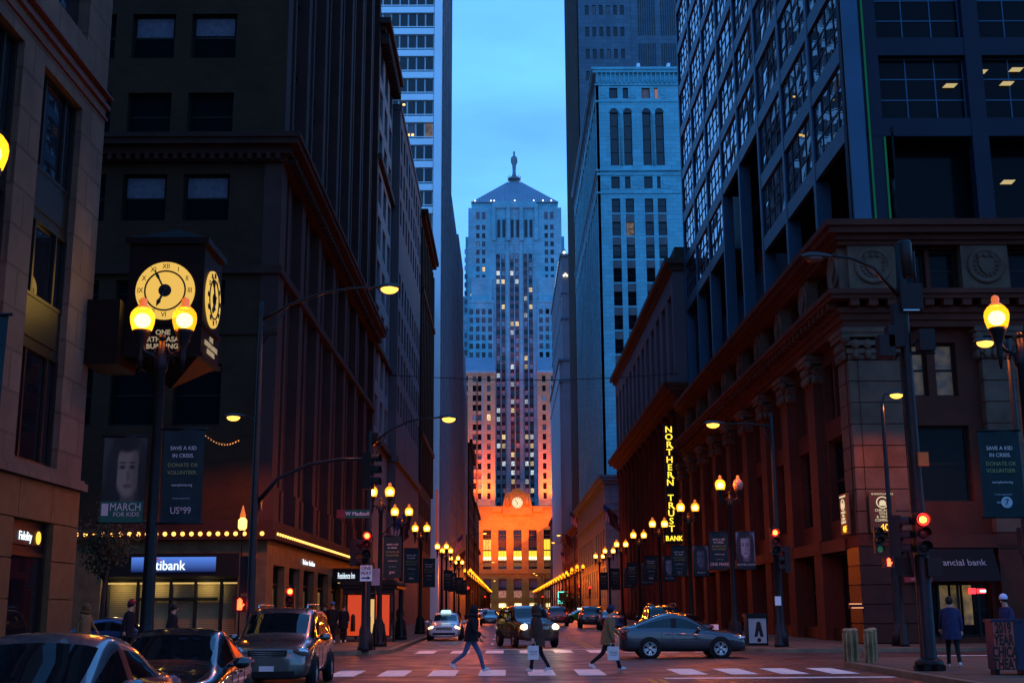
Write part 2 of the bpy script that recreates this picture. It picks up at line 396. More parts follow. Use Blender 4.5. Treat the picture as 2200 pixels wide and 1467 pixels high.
def slabs(pv, x0, y0, nx, ny):
    for i in range(nx):
        for j in range(ny): obj('paving_slab', _sl, pv, True, (x0 + .75 + 1.5 * i, y0 + .75 + 1.5 * j, rnd.uniform(-.002, .003)))
slabs(pv_nr, 10.2, 24.5, 5, 8); slabs(pv_nr, 13.2, 36.5, 3, 1)
slabs(pv_fr, 11.2, 48.6, 7, 3); slabs(pv_fr, 9.3, 53.1, 3, 8); slabs(pv_fl, -9.3, 53.1, 3, 12); slabs(pv_fl, -12.8, 48.6, 4, 3)

# ------------------------------------------------------------------ near left limestone office building
NX = -11.35
b = thing('office_building', 'pale limestone office building at the left edge with tall dark bronze window bays', 'building', (NX - 8, 26, 0))
bays = [(y, y + 2.75) for y in (16.4, 20.4, 24.4, 28.45)]
m = MB()
holes = [(y0, y1, 5.2 - 4.95, 14.9 - 4.95) for y0, y1 in bays] + [(y0, y1, 16.9 - 4.95, 21) for y0, y1 in bays]
holes = [(q[0] - 8, q[1] - 8, q[2], q[3]) for q in holes]
wall(m, (NX, 8, 4.95), (0, 1, 0), (1, 0, 0), holes, 25, 35, .35)
shell(m, NX - 20, NX, 8, 33, 4.95, 39.95, 'e'); m.build('wall', 'limestone', b, True)
m = MB().box(NX, NX + .18, 8, 33.1, 4.8, 5.0).box(NX, NX + .1, 8, 33.05, 5.0, 5.08).build('ledge', 'limestone', b, True)
m = MB()
for z, d, t in ((15.62, .1, .12), (15.95, .16, .07), (15.3, .06, .06)): m.box(NX, NX + d, 8, 33 + d, z, z + t)
m.build('cornice', 'moulding_red', b, True)
for y0, y1 in bays:
    for z0, z1 in ((5.2, 8.0), (9.2, 11.2), (12.4, 14.9)):
        w = obj('window', MB().box(0, y1 - y0, -.09, 0, 0, .09).box(0, y1 - y0, -.09, 0, z1 - z0 - .09, z1 - z0).box(0, .12, -.09, 0, .09, z1 - z0 - .09).box(y1 - y0 - .12, y1 - y0, -.09, 0, .09, z1 - z0 - .09)
                .box(.62, .72, -.07, 0, .09, z1 - z0 - .09).box(y1 - y0 - .72, y1 - y0 - .62, -.07, 0, .09, z1 - z0 - .09).mesh('window', 'bronze'), b, True, (NX - .25, y0, z0), (0, 0, PI / 2))
        w_, h_ = y1 - y0, z1 - z0
        for u0, u1 in ((.1, .64), (.7, w_ - .7), (w_ - .64, w_ - .1)):
            MB().face([(u0, .012, .08), (u1, .012, .08), (u1, .012, h_ - .08), (u0, .012, h_ - .08)]).build('pane', 'glass_near', w)
    for z0, z1 in ((8.0, 9.2), (11.2, 12.4)):
        MB().box(NX - .3, NX - .18, y0, y1, z0, z1).box(NX - .19, NX - .15, y0 + .3, y1 - .3, z0 + .2, z1 - .2).build('spandrel_panel', 'bronze', b, True)
    MB().box(NX - .34, NX - .3, y0, y1, 16.9, 26).build('pane', 'glass_near', b, True)
# granite ground storey: blocks with joints
m = MB().box(NX - .32, NX - .05, 8, 28.7, 0, 4.8).box(NX - .32, NX - .05, 31.2, 32.93, 0, 4.8).box(NX - .32, NX - .05, 28.7, 31.2, 3.85, 4.8).box(NX - 20, NX - .06, 32.6, 32.93, 0, 4.8).build('ground_storey', 'granite_tan', b, True)
for z0, z1 in ((.14, 1.05), (1.08, 1.98), (2.01, 2.9), (2.93, 3.83)):
    for y0, y1 in ((31.22, 32.98), (26.7, 28.68), (24.6, 26.66)):
        MB().box(NX - .2, NX + .02, y0, y1, z0, z1).build('stone_block', 'granite_tan', b, True)
for y0, y1 in ((31.02, 32.98), (28.9, 30.99), (26.75, 28.87), (24.6, 26.72)): MB().box(NX - .2, NX + .02, y0, y1, 3.86, 4.79).build('stone_block', 'granite_tan', b, True)
sf = MB().box(NX - .25, NX - .13, 28.7, 28.85, .14, 3.84).box(NX - .25, NX - .13, 31.05, 31.2, .14, 3.84).box(NX - .25, NX - .13, 28.85, 31.05, 3.0, 3.1).box(NX - .25, NX - .13, 28.85, 31.05, .14, .4).build('storefront', 'bronze', b, True)
MB().face([(NX - .2, 28.85, .4), (NX - .2, 31.05, .4), (NX - .2, 31.05, 3.0), (NX - .2, 28.85, 3.0)]).build('pane', 'glass_near', sf)
for o in sf.children: o.location = (0, 0, 0)
MB().box(NX - .27, NX - .2, 28.85, 31.05, 3.1, 3.84).build('transom_panel', 'black_plastic', b, True)
s = thing('shop_sign', 'small lit white Fidelity sign with a yellow sun mark over the left storefront', 'sign', (NX - .14, 29.9, 3.46))
emis('sign_white', (.75, .9, 1), 1.6); emis('sign_gold', (1, .55, .06), 1.6)
MB().box(-.05, 0, -.95, 1.05, -.2, .2).build('backing', 'black_plastic', s)
text('Fidelity', .3, s, (.02, -.1, 0), FE, 'sign_white', sx=.95)
MB().lathe([(0, .012), (.16, .01), (.16, 0)], (.02, .72, 0), 14, 'x', False).build('sun_mark', 'sign_gold', s)

# ------------------------------------------------------------------ far left corner building, dark brown
BX = -10.1
b = thing('corner_building', 'dark brown corner office building with closely spaced piers above a strip of bulb lights', 'building', (BX - 15, 60, 0))
H = 62
cols = [(-14.5, 2.1), (-17.25, 2.0), (-20.0, 2.0), (-22.75, 2.0), (-25.5, 2.0)]
rows_ = [(9.5, 12.2), (14.85, 16.0)] + [(18.75 + 3.92 * k, 20.95 + 3.92 * k) for k in range(10)]
x0 = -36; holes = [(c - x0, c - x0 + w, z0 - 5.4, z1 - 5.4) for c, w in cols for z0, z1 in rows_]
m = MB(); wall(m, (x0, 53, 5.4), (1, 0, 0), (0, -1, 0), holes, BX - x0, H - 5.4, .45)
shell(m, x0, BX, 53, 93, 5.4, H, 'ne'); m.build('wall', 'brown_brick', b, True)
mat('curtain', (.1, .09, .115), .9, var=.3, scale=4, bump=0)
windows(b, (x0, 53, 5.4), (1, 0, 0), (0, -1, 0), holes, .3, lambda q: 'glass_dim', rows=2, fw=.09)
m = MB()
for c, w in cols:
    for z0, z1 in rows_[2:]:
        if rnd.random() < .8 and c > -20: MB().box(c + .15, c + w - .15, 53.27, 53.285, z0 + (z1 - z0) * rnd.choice([.3, .5, .52, .55, .7]), z1 - .12).build('window_blind', rnd.choice(['curtain', 'blind_dim', 'curtain', 'spandrel_grey']), b, True)
# long side: piers with dark glass and spandrels between them
holes = []
n = 14; pit = (93 - 53.9) / n
for k in range(n): holes.append((k * pit + 1.1 + .55, k * pit + 1.1 + pit - .3, 0, 0))
m = MB(); m.box(BX - .75, BX - .7, 53.3, 93, 5.4, H)
m.build('side_glazing', 'glass_dim', b, True)
m = MB()
for z in frange(8.4, H, 3.92): m.box(BX - .7, BX - .4, 53.9, 92.9, z, z + 1.25)
m.build('spandrels', 'brown_stone', b, True)
for k in range(n + 1):
    y = (52.96 if k == 0 else 53.0) + k * pit
    w = 1.05 if k % 2 == 0 else .62; d = .06 if k % 2 == 0 else -.12
    if k == 0: w = 1.3
    MB().box(BX - .75, BX + d, y, y + w, 5.4, 21.45).box(BX - .75, BX + d + .02, y + .1, y + w - .1, 22.7, H).box(BX - .2, BX + d + .1, y - .02, y + w + .02, 5.4, 6.9).build('pier', 'brown_pier', b, True)
    if k < n: # round column between the piers under the big cornice
        MB().lathe([(.16, 6), (.16, 21.4)], (BX - .42, y + pit * .5 + .45, 0), 8, caps=False).build('slim_column', 'brown_pier', b, True)
m = MB()
for z, d, t in ((21.45, .25, .3), (21.75, .5, .35), (22.1, .85, .28), (22.38, .95, .22)):
    m.box(BX - .8, BX + d, 53 - d, 93 + .2, z, z + t).box(x0, BX - .8, 53 - d, 53.1, z, z + t)
m.build('cornice', 'brown_stone', b, True)
m = MB()
for k in range(58): m.box(BX + .25, BX + .62, 53.3 + k * .68, 53.6 + k * .68, 21.5, 21.75)
for k in range(36): m.box(x0 + 11 + k * .42, x0 + 11.2 + k * .42, 52.5, 52.76, 21.5, 21.75)
tag(m.build('dentils', 'brown_stone', b, True), kind='stuff')
MB().box(x0, BX + .18, 52.8, 53.05, 16.25, 16.6).box(BX - .1, BX + .18, 53.05, 92.9, 16.25, 16.6).box(x0, BX + .1, 52.9, 53.05, 13.5, 13.62).build('string_course', 'brown_stone', b, True)
# ground storey of pale stone with storefronts
gm = MB()
gh = [(-17.1 - x0, -11.35 - x0, .14, 4.05), (-24 - x0, -19.2 - x0, .14, 3.9)]
wall(gm, (x0, 53.05, 0), (1, 0, 0), (0, -1, 0), gh, BX - .05 - x0, 4.6, 1.0)
sh = [(1.6, 4.4, .3, 3.6), (5.6, 8.6, .3, 3.6), (9.8, 13.2, .3, 3.6), (14.6, 18.6, .3, 3.6), (20, 24, .2, 3.6), (25.6, 30, .3, 3.6), (31.5, 36, .3, 3.6)]
wall(gm, (BX - .05, 53.05, 0), (0, 1, 0), (1, 0, 0), sh, 39.9, 4.6, .6)
gm.build('ground_storey', 'store_stone', b, True)
MB().box(x0, BX + .35, 52.65, 53.05, 4.6, 5.0).box(BX - .05, BX + .35, 53.05, 92.9, 4.6, 5.0).box(x0, BX + .2, 52.8, 53.05, 5.0, 5.42).box(BX - .05, BX + .2, 53.05, 92.9, 5.0, 5.42).build('lower_cornice', 'brown_stone', b, True)
emis('bulb', (1, .45, .09), 2.6, sample='AUTO')
bl = MB().ball((0, 0, 0), .095, 8, 6).mesh('bulb', 'bulb')
for k in range(26): obj('bulb', bl, b, True, (-19.6 + k * .372, 52.62, 4.83))
for k in range(54): obj('bulb', bl, b, True, (BX + .38, 53.1 + k * .62, 4.83)).scale = (.7,) * 3
# bank front: glazing, blinds, doors and sign
mat('blind_tan', (.3, .25, .13), .8, var=.1, bump=0)
emis('strip_lamp', (1, .65, .2), .7, sample='AUTO')
bf = MB().box(-17.1, -11.35, 53.6, 53.75, 2.86, 3.0)
for x in (-17.1, -15.75, -14.35, -13.3, -12.2, -11.47): bf.box(x, x + .13, 53.6, 53.75, .14, 2.86)
bf.box(-15.6, -12.3, 53.58, 53.77, 2.1, 2.22)
bf.build('shopfront_frame', 'black_plastic', b, True)
MB().box(-17.1, -11.4, 54.0, 54.05, .14, 4.05).build('blind_backing', 'blind_dim', b, True)
m = MB()
for z in frange(.3, 2.85, .09): m.box(-16.95, -14.4, 53.93, 53.97, z, z + .065).box(-14.2, -11.6, 53.93, 53.97, z, z + .065)
tag(m.build('blind_slats', 'blind_tan', b, True), kind='stuff')
MB().box(-17.0, -11.4, 53.62, 53.72, 2.78, 2.84).build('strip_lamp', 'strip_lamp', b, True)
for x in (-16.4, -14.9, -12.8):
    l = bpy.data.lights.new('shop_lamp', 'POINT'); l.energy = 5; l.color = (1, .7, .25); l.shadow_soft_size = .15
    o = bpy.data.objects.new('shop_lamp', l); COL.objects.link(o); o.parent = b; o.location = Vector((x, 53.4, 2.6)) - Vector(b.location)
s = thing('bank_sign', 'lit blue citibank sign above the bank front across the street', 'sign', (-13.6, 53.0, 3.52))
m_, n_, l_, p_ = _new('citi_blue')
tcx = n_.new('ShaderNodeTexCoord'); sp = n_.new('ShaderNodeSeparateXYZ'); rp = n_.new('ShaderNodeValToRGB')
l_.new(tcx.outputs['Generated'], sp.inputs[0]); l_.new(sp.outputs[2], rp.inputs[0]); l_.new(rp.outputs[0], p_.inputs['Emission Color'])
rp.color_ramp.elements[0].color = (.003, .012, .09, 1); rp.color_ramp.elements[1].color = (.1, .26, .9, 1); p_.inputs['Emission Strength'].default_value = .9 * EM; p_.inputs['Base Color'].default_value = (.004, .004, .01, 1)
m_.cycles.emission_sampling = 'NONE'
MB().box(-3.4, 2.3, -.12, .5, -.45, .52).build('backing', 'black_plastic', s)
MB().box(-2.2, 1.35, -.16, -.12, -.26, .36).build('panel', 'citi_blue', s)
text('citibank', .56, s, (-.72, -.18, 0), FN, 'sign_white', sx=.9, bold=.006)
m = MB(); m.tube([(-1.22 + .3 * math.cos(R(a)), -.17, .08 + .22 * math.sin(R(a))) for a in range(20, 161, 14)], .02, 5); emis('citi_red', (.7, .03, .06), .6); m.build('arc_mark', 'citi_red', s)
# storefronts along the side
emis('shop_glow', (1, .6, .2), .10, rand=.5); emis('shop_lamp_glow', (1, .55, .12), 3)
for k, q in enumerate(sh):
    y0, y1 = 53.05 + q[0], 53.05 + q[1]
    sfm = MB().box(BX - .45, BX - .35, y0, y0 + .1, q[2], q[3]).box(BX - .45, BX - .35, y1 - .1, y1, q[2], q[3]).box(BX - .45, BX - .35, y0, y1, 2.75, 2.85).box(BX - .45, BX - .35, (y0 + y1) / 2 - .05, (y0 + y1) / 2 + .05, q[2], 2.75).build('storefront', 'bronze', b, True)
    MB().box(BX - .56, BX - .52, y0, y1, q[2], q[3]).build('pane', 'glass_near', b, True)
    MB().box(BX - .5, BX - .49, y0 + .2, y1 - .2, .6 + (k % 2), 2.6).build('interior', 'shop_glow', b, True)
    m = MB()
    for t in range(2): m.box(BX - .49, BX - .44, y0 + .5 + t * 1.2, y0 + .72 + t * 1.2, 2.35, 2.6)
    m.build('wall_lamp', 'shop_lamp_glow', b, True)
s = thing('hotel_sign', 'black canopy with lit white Residence lettering over the side doors', 'sign', (BX + .7, 76, 3.3))
MB().box(-.75, 1.0, -2.6, 2.6, -.1, .62).box(-.75, 1.1, -2.7, 2.7, .62, .7).build('canopy', 'black_plastic', s)
text('Residence Inn', .5, s, (.05, -2.62, .27), FN, 'sign_white', align='CENTER', sx=.36)
text('Residence Inn', .42, s, (1.02, 0, .26), FE, 'sign_white')
m = MB()
for k in range(6): m.box(-.5, .95, -2.2 + k * .8, -2.05 + k * .8, -.14, -.1)
m.build('canopy_lamp', 'strip_lamp', s)
text('The Corner   Bread Room', .36, b, (BX + .02, 64, 3.98), FE, 'sign_white', world=True)

# ------------------------------------------------------------------ further buildings on the left
def side_block(name, label, x, y0, y1, h, m, wmat, cols, z0, pit, ww, wh, depth=.35, width=25, pick=None, groups=0, cornice=None, north=True, cm=None, piers=None):
    b = thing(name, label, 'building', (x - width / 2 if x < 0 else x + width / 2, (y0 + y1) / 2, 0))
    N = (1, 0, 0) if x < 0 else (-1, 0, 0); sgn = 1 if x < 0 else -1
    L = y1 - y0; us = [(k + .5) * L / cols - ww / 2 for k in range(cols)]
    zs = [z for k, z in enumerate(frange(z0, h - 3, pit)) if not groups or k % groups]
    holes = hgrid(us, zs, ww, wh)
    mb = MB(); wall(mb, (x, y0, 0), (0, 1, 0), N, holes, L, h, depth)
    shell(mb, min(x, x - sgn * width), max(x, x - sgn * width), y0, y1, 0, h, 'e' if x < 0 else 'w'); mb.build('wall', m, b, True)
    windows(b, (x, y0, 0), (0, 1, 0), N, holes, depth - .1, pick or choose(glass_dark=30, blind_dim=3, lit_dim=1), rows=2, fw=.1)
    for z, d, t in (cornice or []):
        MB().box(min(x - sgn, x + sgn * d), max(x - sgn, x + sgn * d), y0 - d, y1, z, z + t).build('cornice', cm or m, b, True)
    if piers:
        for k in range(cols + 1):
            yy = y0 + k * L / cols; MB().box(min(x, x + sgn * piers), max(x, x + sgn * piers), yy - .35, yy + .35, 15, h - 2).build('pier', cm or m, b, True)
    return b
bC = side_block('terracotta_building', 'pale grey office building with a heavy bracketed cornice next to the dark corner block', -10.1, 93.2, 105, 48.4, 'pale_terracotta', None, 3, 15.5, 3.6, 2.3, 2.5,
           cornice=[(47.6, .5, .4), (48, .95, .5), (36.6, .35, .5), (21.6, .3, .4), (14.2, .4, .5)], cm='dark_stone')
m = MB()
for k in range(18): m.box(-10.1, -9.35, 93.3 + k * .66, 93.55 + k * .66, 46.7, 47.6)
m.build('bracket', 'dark_stone', bC, True)
bD = side_block('grey_office_building', 'smooth grey office building with windows in grouped bands beyond the cornice', -9.4, 105.1, 133, 46.4, 'grey_stone', None, 9, 15, 3.4, 1.6, 2.3, groups=5, cornice=[(13.9, .25, .5), (45.9, .1, .5)], pick=choose(glass_dark=1))
bE = side_block('dark_ornate_building', 'dark brown office building with a jagged ornamented roofline beside the white tower', -9.4, 133.2, 155, 45.5, 'dark_brick', None, 8, 8, 3.6, 1.3, 2.2, cornice=[(44.6, .5, .4), (45, .8, .5), (36, .4, .5), (20, .4, .5)], pick=choose(glass_dark=40, lit_dim=1), piers=.25)
# white tower
FX, FY = -9.0, 166
b = thing('white_tower', 'tall white tower with bright horizontal spandrel bands and dark strip windows', 'building', (FX - 20, 185, 0))
pit = 3.4; zs = [87.47 - pit * k for k in range(-14, 20)]
mb = MB(); mb.box(FX - 40, FX - .6, FY + .5, 204, 0, 140).build('core', 'spandrel', b, True)
for z in zs:
    MB().box(FX - 34, FX - 1.16, FY - .05, FY + .4, z - .95, z).build('spandrel_band', 'white_metal', b, True)
    MB().box(FX - 34, FX - 1.16, FY + .05, FY + .3, z + .22, z + .34).build('sill_rail', 'white_metal', b, True)
    if z > 46:
        for k in range(7):
            xx = FX - 1.16 - 1.25 * (k + 1)
            obj('window', window_mesh(1.2, pit - 1.0, rnd.choices(['glass_dark', 'blind_dim', 'lit_dim'], [12, 1, .3])[0], 1, 1, .05, 'white_metal'), b, True, (xx, FY + .3, z + .02))
MB().box(FX - 1.1, FX, FY - .15, FY + .6, 0, 140).build('corner_pier', 'white_metal', b, True)
m = MB()
for k in range(7):
    y = FY + 3.4 + k * 5.1; MB().box(FX - .6, FX - .1, y, y + .9, 0, 140).build('side_pier', 'blue_stone', b, True)
for z in zs: m.box(FX - .6, FX - .25, FY + .6, 204, z - .95, z)
m.build('side_spandrels', 'spandrel_grey', b, True)
E2 = emis('lit_spot', (1, .6, .15), 3)
for x, z in ((-14.6, 72.2), (-13.3, 67.6), (-13.9, 67.6)): MB().box(x, x + .35, FY + .2, FY + .27, z, z + .25).build('ceiling_lamp', 'lit_spot', b, True)
bG = side_block('blue_grey_building', 'blue grey stepped building just past the white tower', -9.2, 204.2, 230, 71.5, 'blue_stone', None, 8, 10, 3.7, 1.4, 2.3, pick=choose(glass_dark=1))
bG2 = side_block('stone_building', 'narrow stone building between the white tower and the low dark one on the left', -9.0, 230.2, 257, 72.6, 'blue_stone', None, 7, 10, 3.7, 1.4, 2.3, pick=choose(glass_dark=1))
bH = thing('small_tower', 'small pale building with a sloping metal roof left of the clock tower', 'building', (-20, 280, 0))
MB().box(-30, -9.3, 257.2, 300, 0, 50).build('wall', 'blue_stone', bH, True)
MB().prism([(-30, 50), (-9.3, 50), (-9.9, 62), (-11.5, 66), (-30, 66)], 257.2, 300, 'y').build('roof', 'roof_metal', bH, True)
bI = side_block('dark_low_building', 'low dark building with a ragged parapet before the orange lit base on the left', -8.9, 300.2, 342, 41, 'dark_brick', None, 9, 6, 3.8, 1.6, 2.4, cornice=[(40, .6, 1.0), (30, .4, .6)], pick=choose(glass_dark=1))
bJ = side_block('far_low_building', 'farthest dark building on the left touching the orange lit base', -8.7, 342.2, 400, 30, 'dark_brick', None, 10, 6, 3.8, 1.6, 2.4, cornice=[(29, .6, 1.0), (18, .6, .8)], pick=choose(glass_dark=1))
m = MB()
for k in range(30): m.box(-8.9, -8.2, 300.5 + k * 1.38, 301.2 + k * 1.38, 41, 41 + rnd.uniform(.2, 1.3))
m.build('parapet_ornament', 'dark_brick', bI, True)

# ------------------------------------------------------------------ right: stone bank with the steel tower above it
RX, RY = 15.0, 53.0
b = thing('stone_bank', 'weathered stone bank building on the right corner with pilasters, medallions and carved capitals', 'building', (RX + 20, 80, 0))
mb = MB()
pitY = 5.75; ny = 9
holes = []
for k in range(ny):
    u = 1.2 + k * pitY + .75
    holes += [(u + .3, u + 3.9, .7, 4.0), (u + .35, u + 3.85, 5.6, 9.4), (u + .35, u + 1.95, 10.3, 13), (u + 2.25, u + 3.85, 10.3, 13), (u + .2, u + 1.9, 15.6, 17.3), (u + 2.3, u + 4.0, 15.6, 17.3)]
wall(mb, (RX + .45, RY, 0), (0, 1, 0), (-1, 0, 0), holes, 53, 18, .5)
hn = []
for k in range(5):
    u = 2.35 + k * 5.05
    hn += [(u + .15, u + 3.3, .4, 2.65) if k == 0 else (u + .15, u + 3.0, .7, 3.9), (u + .1, u + 2.9, 6.1, 9.4), (u + .35, u + 1.3, 10.7, 13.1), (u + 1.65, u + 2.6, 10.7, 13.1), (u + .3, u + 1.55, 15.5, 17.4), (u + 1.75, u + 3.0, 15.5, 17.4)]
wall(mb, (RX, RY + .45, 0), (1, 0, 0), (0, -1, 0), hn, 40, 18, .5)
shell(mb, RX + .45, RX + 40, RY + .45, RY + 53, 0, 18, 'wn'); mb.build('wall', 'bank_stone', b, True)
pk = choose(glass_dim=1)
windows(b, (RX + .45, RY, 0), (0, 1, 0), (-1, 0, 0), holes, .4, pk, cols=2, rows=2, fw=.1)
windows(b, (RX, RY + .45, 0), (1, 0, 0), (0, -1, 0), hn, .4, lambda q: 'lit_office' if (10 < q[2] < 12 and q[0] < 5) else 'glass_dim', cols=1, rows=2, fw=.1)
# corner pier in courses, pilasters with capitals
def pilaster(x0, x1, y0, y1, name='pilaster'):
    m = MB().box(x0, x1, y0, y1, 4.7, 12.3).box(x0 - .12, x1 + .12, y0 - .12, y1 + .1, 4.2, 4.7).box(x0 - .06, x1 + .06, y0 - .06, y1, .14, 4.2)
    p = m.build(name, 'bank_stone', b, True); c = MB(); cx, cy = (x0 + x1) / 2, (y0 + y1) / 2; hx, hy = (x1 - x0) / 2, (y1 - y0) / 2
    for z, e in ((12.3, .05), (12.55, .12), (12.9, .2), (13.25, .3), (13.45, .36)): c.box(cx - hx - e, cx + hx + e, cy - hy - e, cy + hy + e, z, z + .22)
    for t in range(4):
        f = -1 + 2 * (t + .5) / 4
        for zz, rr in ((12.5, .17), (12.95, .2)):
            c.ball((x0 - .16, cy + f * hy, zz), (.12, rr, .24), 6, 5); c.ball((cx + f * hx, y0 - .16, zz), (rr, .12, .24), 6, 5)
    c.ball((x0 - .2, y0 - .2, 13.2), .24, 8, 6); c.ball((x1 + .1, y0 - .2, 13.2), .24, 8, 6)
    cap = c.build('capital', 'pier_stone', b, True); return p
for k in range(1, ny + 1): pilaster(RX, RX + .55, RY + 1.2 + (k - .12) * pitY, RY + 1.2 + (k - .12) * pitY + 1.45)
for k in range(1, 5): pilaster(RX + .9 + k * 5.05, RX + 2.3 + k * 5.05, RY, RY + .55)
pilaster(RX + .12, RX + 2.25, RY + .12, RY + 1.7, 'corner_pier')
for z in frange(4.75, 12.2, .94):
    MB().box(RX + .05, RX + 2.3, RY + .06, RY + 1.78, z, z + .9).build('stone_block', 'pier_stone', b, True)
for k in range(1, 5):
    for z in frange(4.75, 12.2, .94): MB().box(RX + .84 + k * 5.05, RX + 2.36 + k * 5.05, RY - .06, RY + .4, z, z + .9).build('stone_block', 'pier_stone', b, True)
for z in frange(.2, 4.1, .8):
    MB().box(RX - .04, RX + 2.36, RY - .04, RY + 1.8, z, z + .76).build('stone_block', 'bank_granite', b, True)
m = MB()
for z, d, t in ((13.7, .12, .3), (14.0, .22, .3), (14.3, .35, .25), (14.85, .75, .2), (15.05, .85, .22), (17.45, .15, .2), (17.65, .3, .25), (17.9, .6, .3), (18.2, .75, .28)):
    m.box(RX - d, RX + 1, RY - d, RY + 50.6, z, z + t).box(RX + 1, RX + 40, RY - d, RY + 1, z, z + t)
m.box(RX - .1, RX + .6, RY + 1.9, RY + 53, 4.1, 4.65).box(RX + 2.4, RX + 40, RY - .1, RY + .6, 4.1, 4.65)
m.build('cornice', 'bank_stone', b, True)
_dn = MB().box(-.2, .2, -.2, .2, -.15, .15).mesh('dentil', 'bank_stone')
for k in range(61): obj('dentil', _dn, b, True, (RX - .5, RY + .3 + k * .82, 14.7))
for k in range(24): obj('dentil', _dn, b, True, (RX + .3 + k * .82, RY - .5, 14.7))
def medallion(x, y, z, ax):
    m = MB()
    if ax == 'y':
        m.lathe([(.62, -.04), (.66, -.12), (.8, -.12), (.84, -.04), (.84, 0)], (x, y, z), 28, 'y'); m.lathe([(.0, -.05), (.6, -.03), (.62, 0)], (x, y, z), 24, 'y')
        m.prism([(x - .34, z + .32), (x + .34, z + .32), (x + .36, z), (x + .2, z - .3), (x, z - .46), (x - .2, z - .3), (x - .36, z)], y - .13, y, 'y')
        for t in (-.3, 0, .3): m.ball((x + t, y - .06, z + .44), (.1, .1, .13), 6, 5)
        for k in range(16): m.ball((x + .5 * math.cos(k * PI / 8), y - .05, z + .5 * math.sin(k * PI / 8)), .07, 5, 4)
    else:
        m.lathe([(.62, -.04), (.66, -.12), (.8, -.12), (.84, -.04), (.84, 0)], (x, y, z), 24, 'x')
        m.prism([(y - .34, z + .32), (y + .34, z + .32), (y + .36, z), (y, z - .46), (y - .36, z)], x - .13, x, 'x')
    m.build('medallion', 'pier_stone', b, True)
for k in range(5): 
    MB().box(RX + .3 + k * 5.05, RX + 2.4 + k * 5.05, RY - .05, RY + .5, 15.35, 17.45).build('frieze_panel', 'pier_stone', b, True); medallion(RX + 1.38 + k * 5.05, RY - .05, 16.5, 'y')
for k in range(9):
    MB().box(RX - .05, RX + .5, RY + .3 + k * pitY, RY + 1.95 + k * pitY, 15.35, 17.45).build('frieze_panel', 'pier_stone', b, True); medallion(RX - .05, RY + 1.1 + k * pitY, 16.5, 'x')
# lower granite dado and lit strip fittings
MB().box(RX + .3, RX + .44, RY + 1.9, RY + 53, .14, .7).build('dado', 'bank_granite', b, True)
s = thing('awning', 'black awning lettered financial bank over the corner bank door', 'awning', (18.75, 52.9, 2.7))
MB().prism([(-.75, 0), (.2, 0), (.2, 1.35), (-.1, 1.35)], -1.75, 1.85, 'x').build('cloth', 'awning_black', s)
mat('sign_dim', (.3, .3, .3), .6, bump=0); mat('logo_red', (.45, .05, .06), .6, bump=0)
rot = (PI / 2 - math.atan2(.65, 1.35), 0, 0)
text('financial bank', .42, s, (.28, -.4, .76), (PI / 2 - .45, 0, 0), 'sign_dim', sx=.98)
l = obj('logo', MB().box(-1.75, -1.2, -.02, 0, .35, 1.05).mesh('logo', 'logo_red'), s, loc=(.2, -.46, .05)); text('fs', .4, s, (-1.27, -.5, .68), (PI / 2 - .2, 0, 0), 'sign_dim', sx=.8)
emis('red_neon', (1, .03, .04), 2.5)
s = thing('window_sign', 'small red and white lit sign inside the bank doorway', 'sign', (20.0, 53.42, 2.3))
MB().box(-.35, -.05, -.04, 0, -.12, .12).box(.0, .35, -.04, 0, -.1, .1).build('neon_panel', 'red_neon', s); MB().box(.12, .38, -.05, -.04, -.05, .05).build('white_panel', 'sign_white', s)
m = MB()
for x in (17.45, 18.3, 19.15, 20.0): m.box(x, x + .1, 53.42, 53.5, .3, 2.6)
m.build('door_frame', 'black_plastic', b, True)
emis('door_glow', (1, .62, .16), .12, rand=.4)
for x in (17.56, 18.45, 18.95, 19.45): MB().box(x, x + .38, 53.6, 53.62, .9, 2.55).build('lit_door_pane', 'door_glow', b, True)

# steel tower on the bank
b = thing('steel_tower', 'dark blue steel and mirror glass tower rising behind the stone cornice on the right', 'building', (40, 80, 18.5))
TX, TY, TZ = 16.0, 54.0, 18.5
cp = 6.5; nb = 8; fp = 4.05
MB().box(TX + 3, TX + 30, TY + 3, TY + 53, TZ, 80).build('core', 'black_steel', b, True)
mb = MB()
beams = [23.5 + fp * k for k in range(12)]
def lowest(k): return 23.5 if k < 3 else (31.6 if k < 5 else 27.5)
for k in range(nb + 1):
    y = TY + k * cp
    MB().box(TX, TX + .75, y - .22, y + .22, TZ, 74).build('column', 'steel_face', b, True)
for k in range(nb):
    y = TY + k * cp
    for z in beams:
        if z < lowest(k) - .1: continue
        MB().box(TX + .02, TX + .7, y + .22, y + cp - .22, z - .45, z + .45).build('beam', 'steel_face', b, True)
        if (y < 75 and z > 40) or z > 60: continue
        obj('window', window_mesh(cp - .44, fp - .9, 'glass_mirror', 4, 3, .1, 'black_steel', wav=.012 + .0013 * rnd.randrange(6)), b, True, (TX + .14, y + cp - .22, z + .45), (0, 0, -PI / 2))
    MB().box(TX + 2, TX + 2.1, y, y + cp, TZ, lowest(k)).build('recessed_glazing', 'glass_dim', b, True)
    MB().box(TX + .3, TX + 2.2, y, y + cp, lowest(k) - .45, lowest(k) - .3).build('soffit', 'black_steel', b, True)
